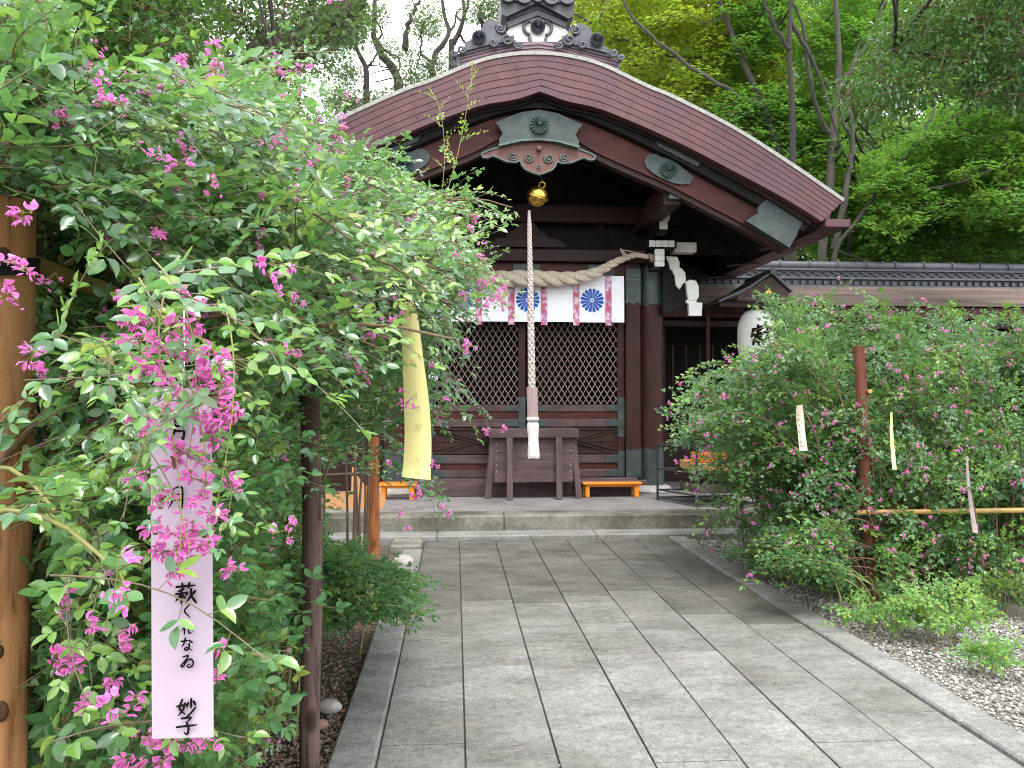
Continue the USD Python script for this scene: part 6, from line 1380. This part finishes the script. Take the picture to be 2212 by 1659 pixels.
tree('twisted_tree', 'dark twisted tree with hooked limbs just left of the roof ridge', ground_trunk(z5([(1640, 760), (1590, 610), (1640, 560), (1660, 470), (1720, 400), (1780, 280), (1740, 150), (1710, -60)]), 20.), .11, [(limb_px(z5([(1640, 560), (1530, 480), (1535, 360), (1500, 250)]), 20.), 0.042), (limb_px(z5([(1390, 440), (1410, 250), (1470, 90), (1540, -40)]), 20.5), 0.091), (limb_px(z5([(1780, 280), (1830, 220), (1840, 130), (1900, 60)]), 20.), 0.035)],
     [(z5([(1400, 60), (1680, 100), (1640, 330), (1440, 230)]), 19., 21.5, 20), (z5([(1380, 480), (1700, 500), (1700, 760), (1400, 820)]), 19., 21.5, 30)], TB, L_camph, M_bark_d, rt, (.7, 1.3), twigs=10)
tree('twisted_tree', 'dark forked tree directly behind the left ridge ornament', ground_trunk(z5([(1800, 520), (1810, 400), (1870, 280), (1915, 110), (1890, -60)]), 22.), .12, [(limb_px(z5([(1915, 110), (1945, 50), (1950, -60)]), 22.), 0.063), (limb_px(z5([(1860, 300), (1920, 370), (1960, 400)]), 22.), 0.042), (limb_px(z5([(2120, 300), (2080, 220), (2050, 130), (2070, 50), (2130, -40)]), 22.), 0.091), (limb_px(z5([(1900, 190), (1850, 150), (1850, 60)]), 22.), 0.035)],
     [(z5([(1900, 40), (2212, 0), (2212, 250), (2000, 200)]), 21., 23., 15), (z5([(2050, -40), (2300, -40), (2300, 160), (2100, 160)]), 21., 23., 12)], TB, L_camph, M_bark_d, rt, (.8, 1.3), twigs=8)
tree('maple_tree', 'yellow green maple right of the roof ridge', ground_trunk([(1700, 420), (1660, 260), (1600, 120), (1530, -60)], 14.3), .10, [(limb_px([(1640, 230), (1500, 150), (1370, 40), (1330, -60)], 14.3), .05), (limb_px([(1600, 120), (1440, 120), (1290, 60)], 16., 15.), .035), (limb_px([(1480, 130), (1560, 180), (1600, 320)], 16.), .03)],
     [([(1215, -120), (1720, -120), (1700, 60), (1640, 330), (1520, 270), (1400, 180), (1300, 120), (1225, 70)], 14.5, 18., 460)], TM, L_map_y, M_bark_g, rt, (.8, 1.35), droop=.22, twigs=40)
tree('maple_tree', 'tall slim maple with a straight dark stem behind the right eave', ground_trunk([(1712, 440), (1712, 250), (1705, 100), (1712, -80)], 13.6), .085, [(limb_px([(1706, 110), (1670, 50), (1635, -60)], 13.6), .05), (limb_px([(1706, 40), (1760, 140), (1800, 260), (1820, 330)], 13.6), .04), (limb_px([(1712, 300), (1650, 240), (1560, 180)], 14.5), .03)],
     [([(1520, 180), (1740, 200), (1800, 300), (1850, 470), (1760, 420), (1640, 330)], 14., 16.5, 330), ([(1560, -100), (1720, -100), (1690, 120), (1600, 150)], 14., 16., 130)], TM, L_map_g, M_bark_d, rt, (.7, 1.2), droop=.22, twigs=30)
tree('maple_tree', 'many stemmed maple with bare grey stems above the corridor roof', ground_trunk([(1775, 560), (1790, 420), (1800, 280), (1812, 130), (1800, -60)], 13.8), .11, [(limb_px([(1800, 540), (1830, 400), (1842, 300), (1830, 190), (1860, 90)], 13.8), .07), (limb_px([(1800, 300), (1760, 220), (1735, 60), (1690, -40)], 13.8), .05), (limb_px([(1810, 200), (1850, 130), (1890, 60), (1930, -60)], 13.8), .05), (limb_px([(1842, 300), (1820, 260), (1815, 200)], 13.8), .04)],
     [([(1740, 40), (1800, -100), (1900, -100), (1900, 60), (1840, 130), (1760, 330)], 14., 16.5, 210), ([(1700, 380), (1960, 300), (1950, 540), (1800, 560)], 15., 17.5, 260)], TM, L_map_g, M_bark_g, rt, (.6, 1.1), droop=.22, twigs=36)
tree('maple_tree', 'leaning green maple spreading over the corridor roof at the right edge', ground_trunk([(1800, 565), (1850, 480), (1930, 370), (2050, 260), (2212, 170), (2350, 60)], 13.6), .055, [(limb_px([(1930, 370), (2010, 260), (2030, 160)], 13.6), .04), (limb_px([(2050, 260), (2150, 300), (2300, 260)], 13.4), .04), (limb_px([(1900, 410), (2050, 400), (2230, 330)], 13.6, 13.), .035), (limb_px([(1870, 450), (2030, 440), (2212, 470)], 13.8), .03)],
     [([(1830, 420), (1950, 300), (2060, 210), (2350, 130), (2350, 480), (1990, 470), (1900, 520)], 13., 16., 620), ([(1780, 470), (2000, 430), (2350, 420), (2350, 570), (1760, 565)], 14.6, 17., 330)], TM, L_map_g, M_bark_g, rt, (.75, 1.25), droop=.25, twigs=40)
tree('evergreen_tree', 'glossy dark evergreen with an overhanging bough in the upper right corner', ground_trunk([(2330, 700), (2320, 300), (2290, 60)], 10.5), .18, [(limb_px([(2310, 110), (2180, 122), (2080, 140), (2010, 120), (1930, 110)], 10.5, 9.8), .045), (limb_px([(2300, 60), (2150, 40), (2000, 60), (1900, 150)], 10.5, 10.), .035)],
     [([(1870, 100), (1960, 30), (2100, -60), (2350, -60), (2350, 260), (2150, 220), (2010, 200), (1900, 215)], 9., 11., 430), ([(1820, 200), (1920, 150), (1960, 210), (1850, 270)], 9.6, 10.4, 14)], TB, L_ever, M_bark_d, rt, (.6, 1.05), twigs=12, shade_boxes=[(3.4, 9.5, 6.5, 10.5, 7.2, 9., 330)])  # last box: unseen crown above the right bushes, added to shade the far path
# the far wood
fw = thing('far_wood', 'mass of dark trees far behind the shrine', None, (0, 25, 0), kind='stuff')
P = []
for poly, d0, d1, n in (([(-250, -150), (400, -150), (520, 200), (640, 300), (860, 420), (860, 900), (-250, 900)], 22, 30, 480), ([(1230, 200), (1400, 60), (1700, 60), (1700, 0), (2500, -60), (2500, 600), (1300, 600)], 21, 32, 1100), ([(1230, -150), (1500, -150), (1500, 160), (1250, 160)], 24, 30, 110), ([(700, 300), (960, 270), (1200, 330), (1200, 600), (700, 600)], 24, 30, 80)):
    for a, b in sample_in(Polygon(poly), n, rt): P.append(at(a, b, rt.uniform(d0, d1)))
x_ = rt.uniform(-30, 34, 500); P += [np.array([a, rt.uniform(24, 34), rt.uniform(.5, 5)]) for a in x_]
P = np.array(P); P = P[P[:, 2] > .3]; n = len(P)
instancer(fw, 'crowns', [q.mesh() for q in TF], [L_far]*4, P, Rotation.from_euler('z', rt.uniform(0, 6.28, n)).as_matrix(), rt.uniform(1., 2.2, n), rt.integers(0, 4, n))
tk = []
for i in range(46):
    x, y = rt.uniform(-24, 30), rt.uniform(23, 32); h = rt.uniform(7, 12); tk.append(tube([(x, y, -.1), (x+rt.normal(0, .3), y, h*.5), (x+rt.normal(0, .8), y, h)], [.25, .17, .06], 7))
part(fw, 'trunks', join(tk), M_bark_d, smooth=True)
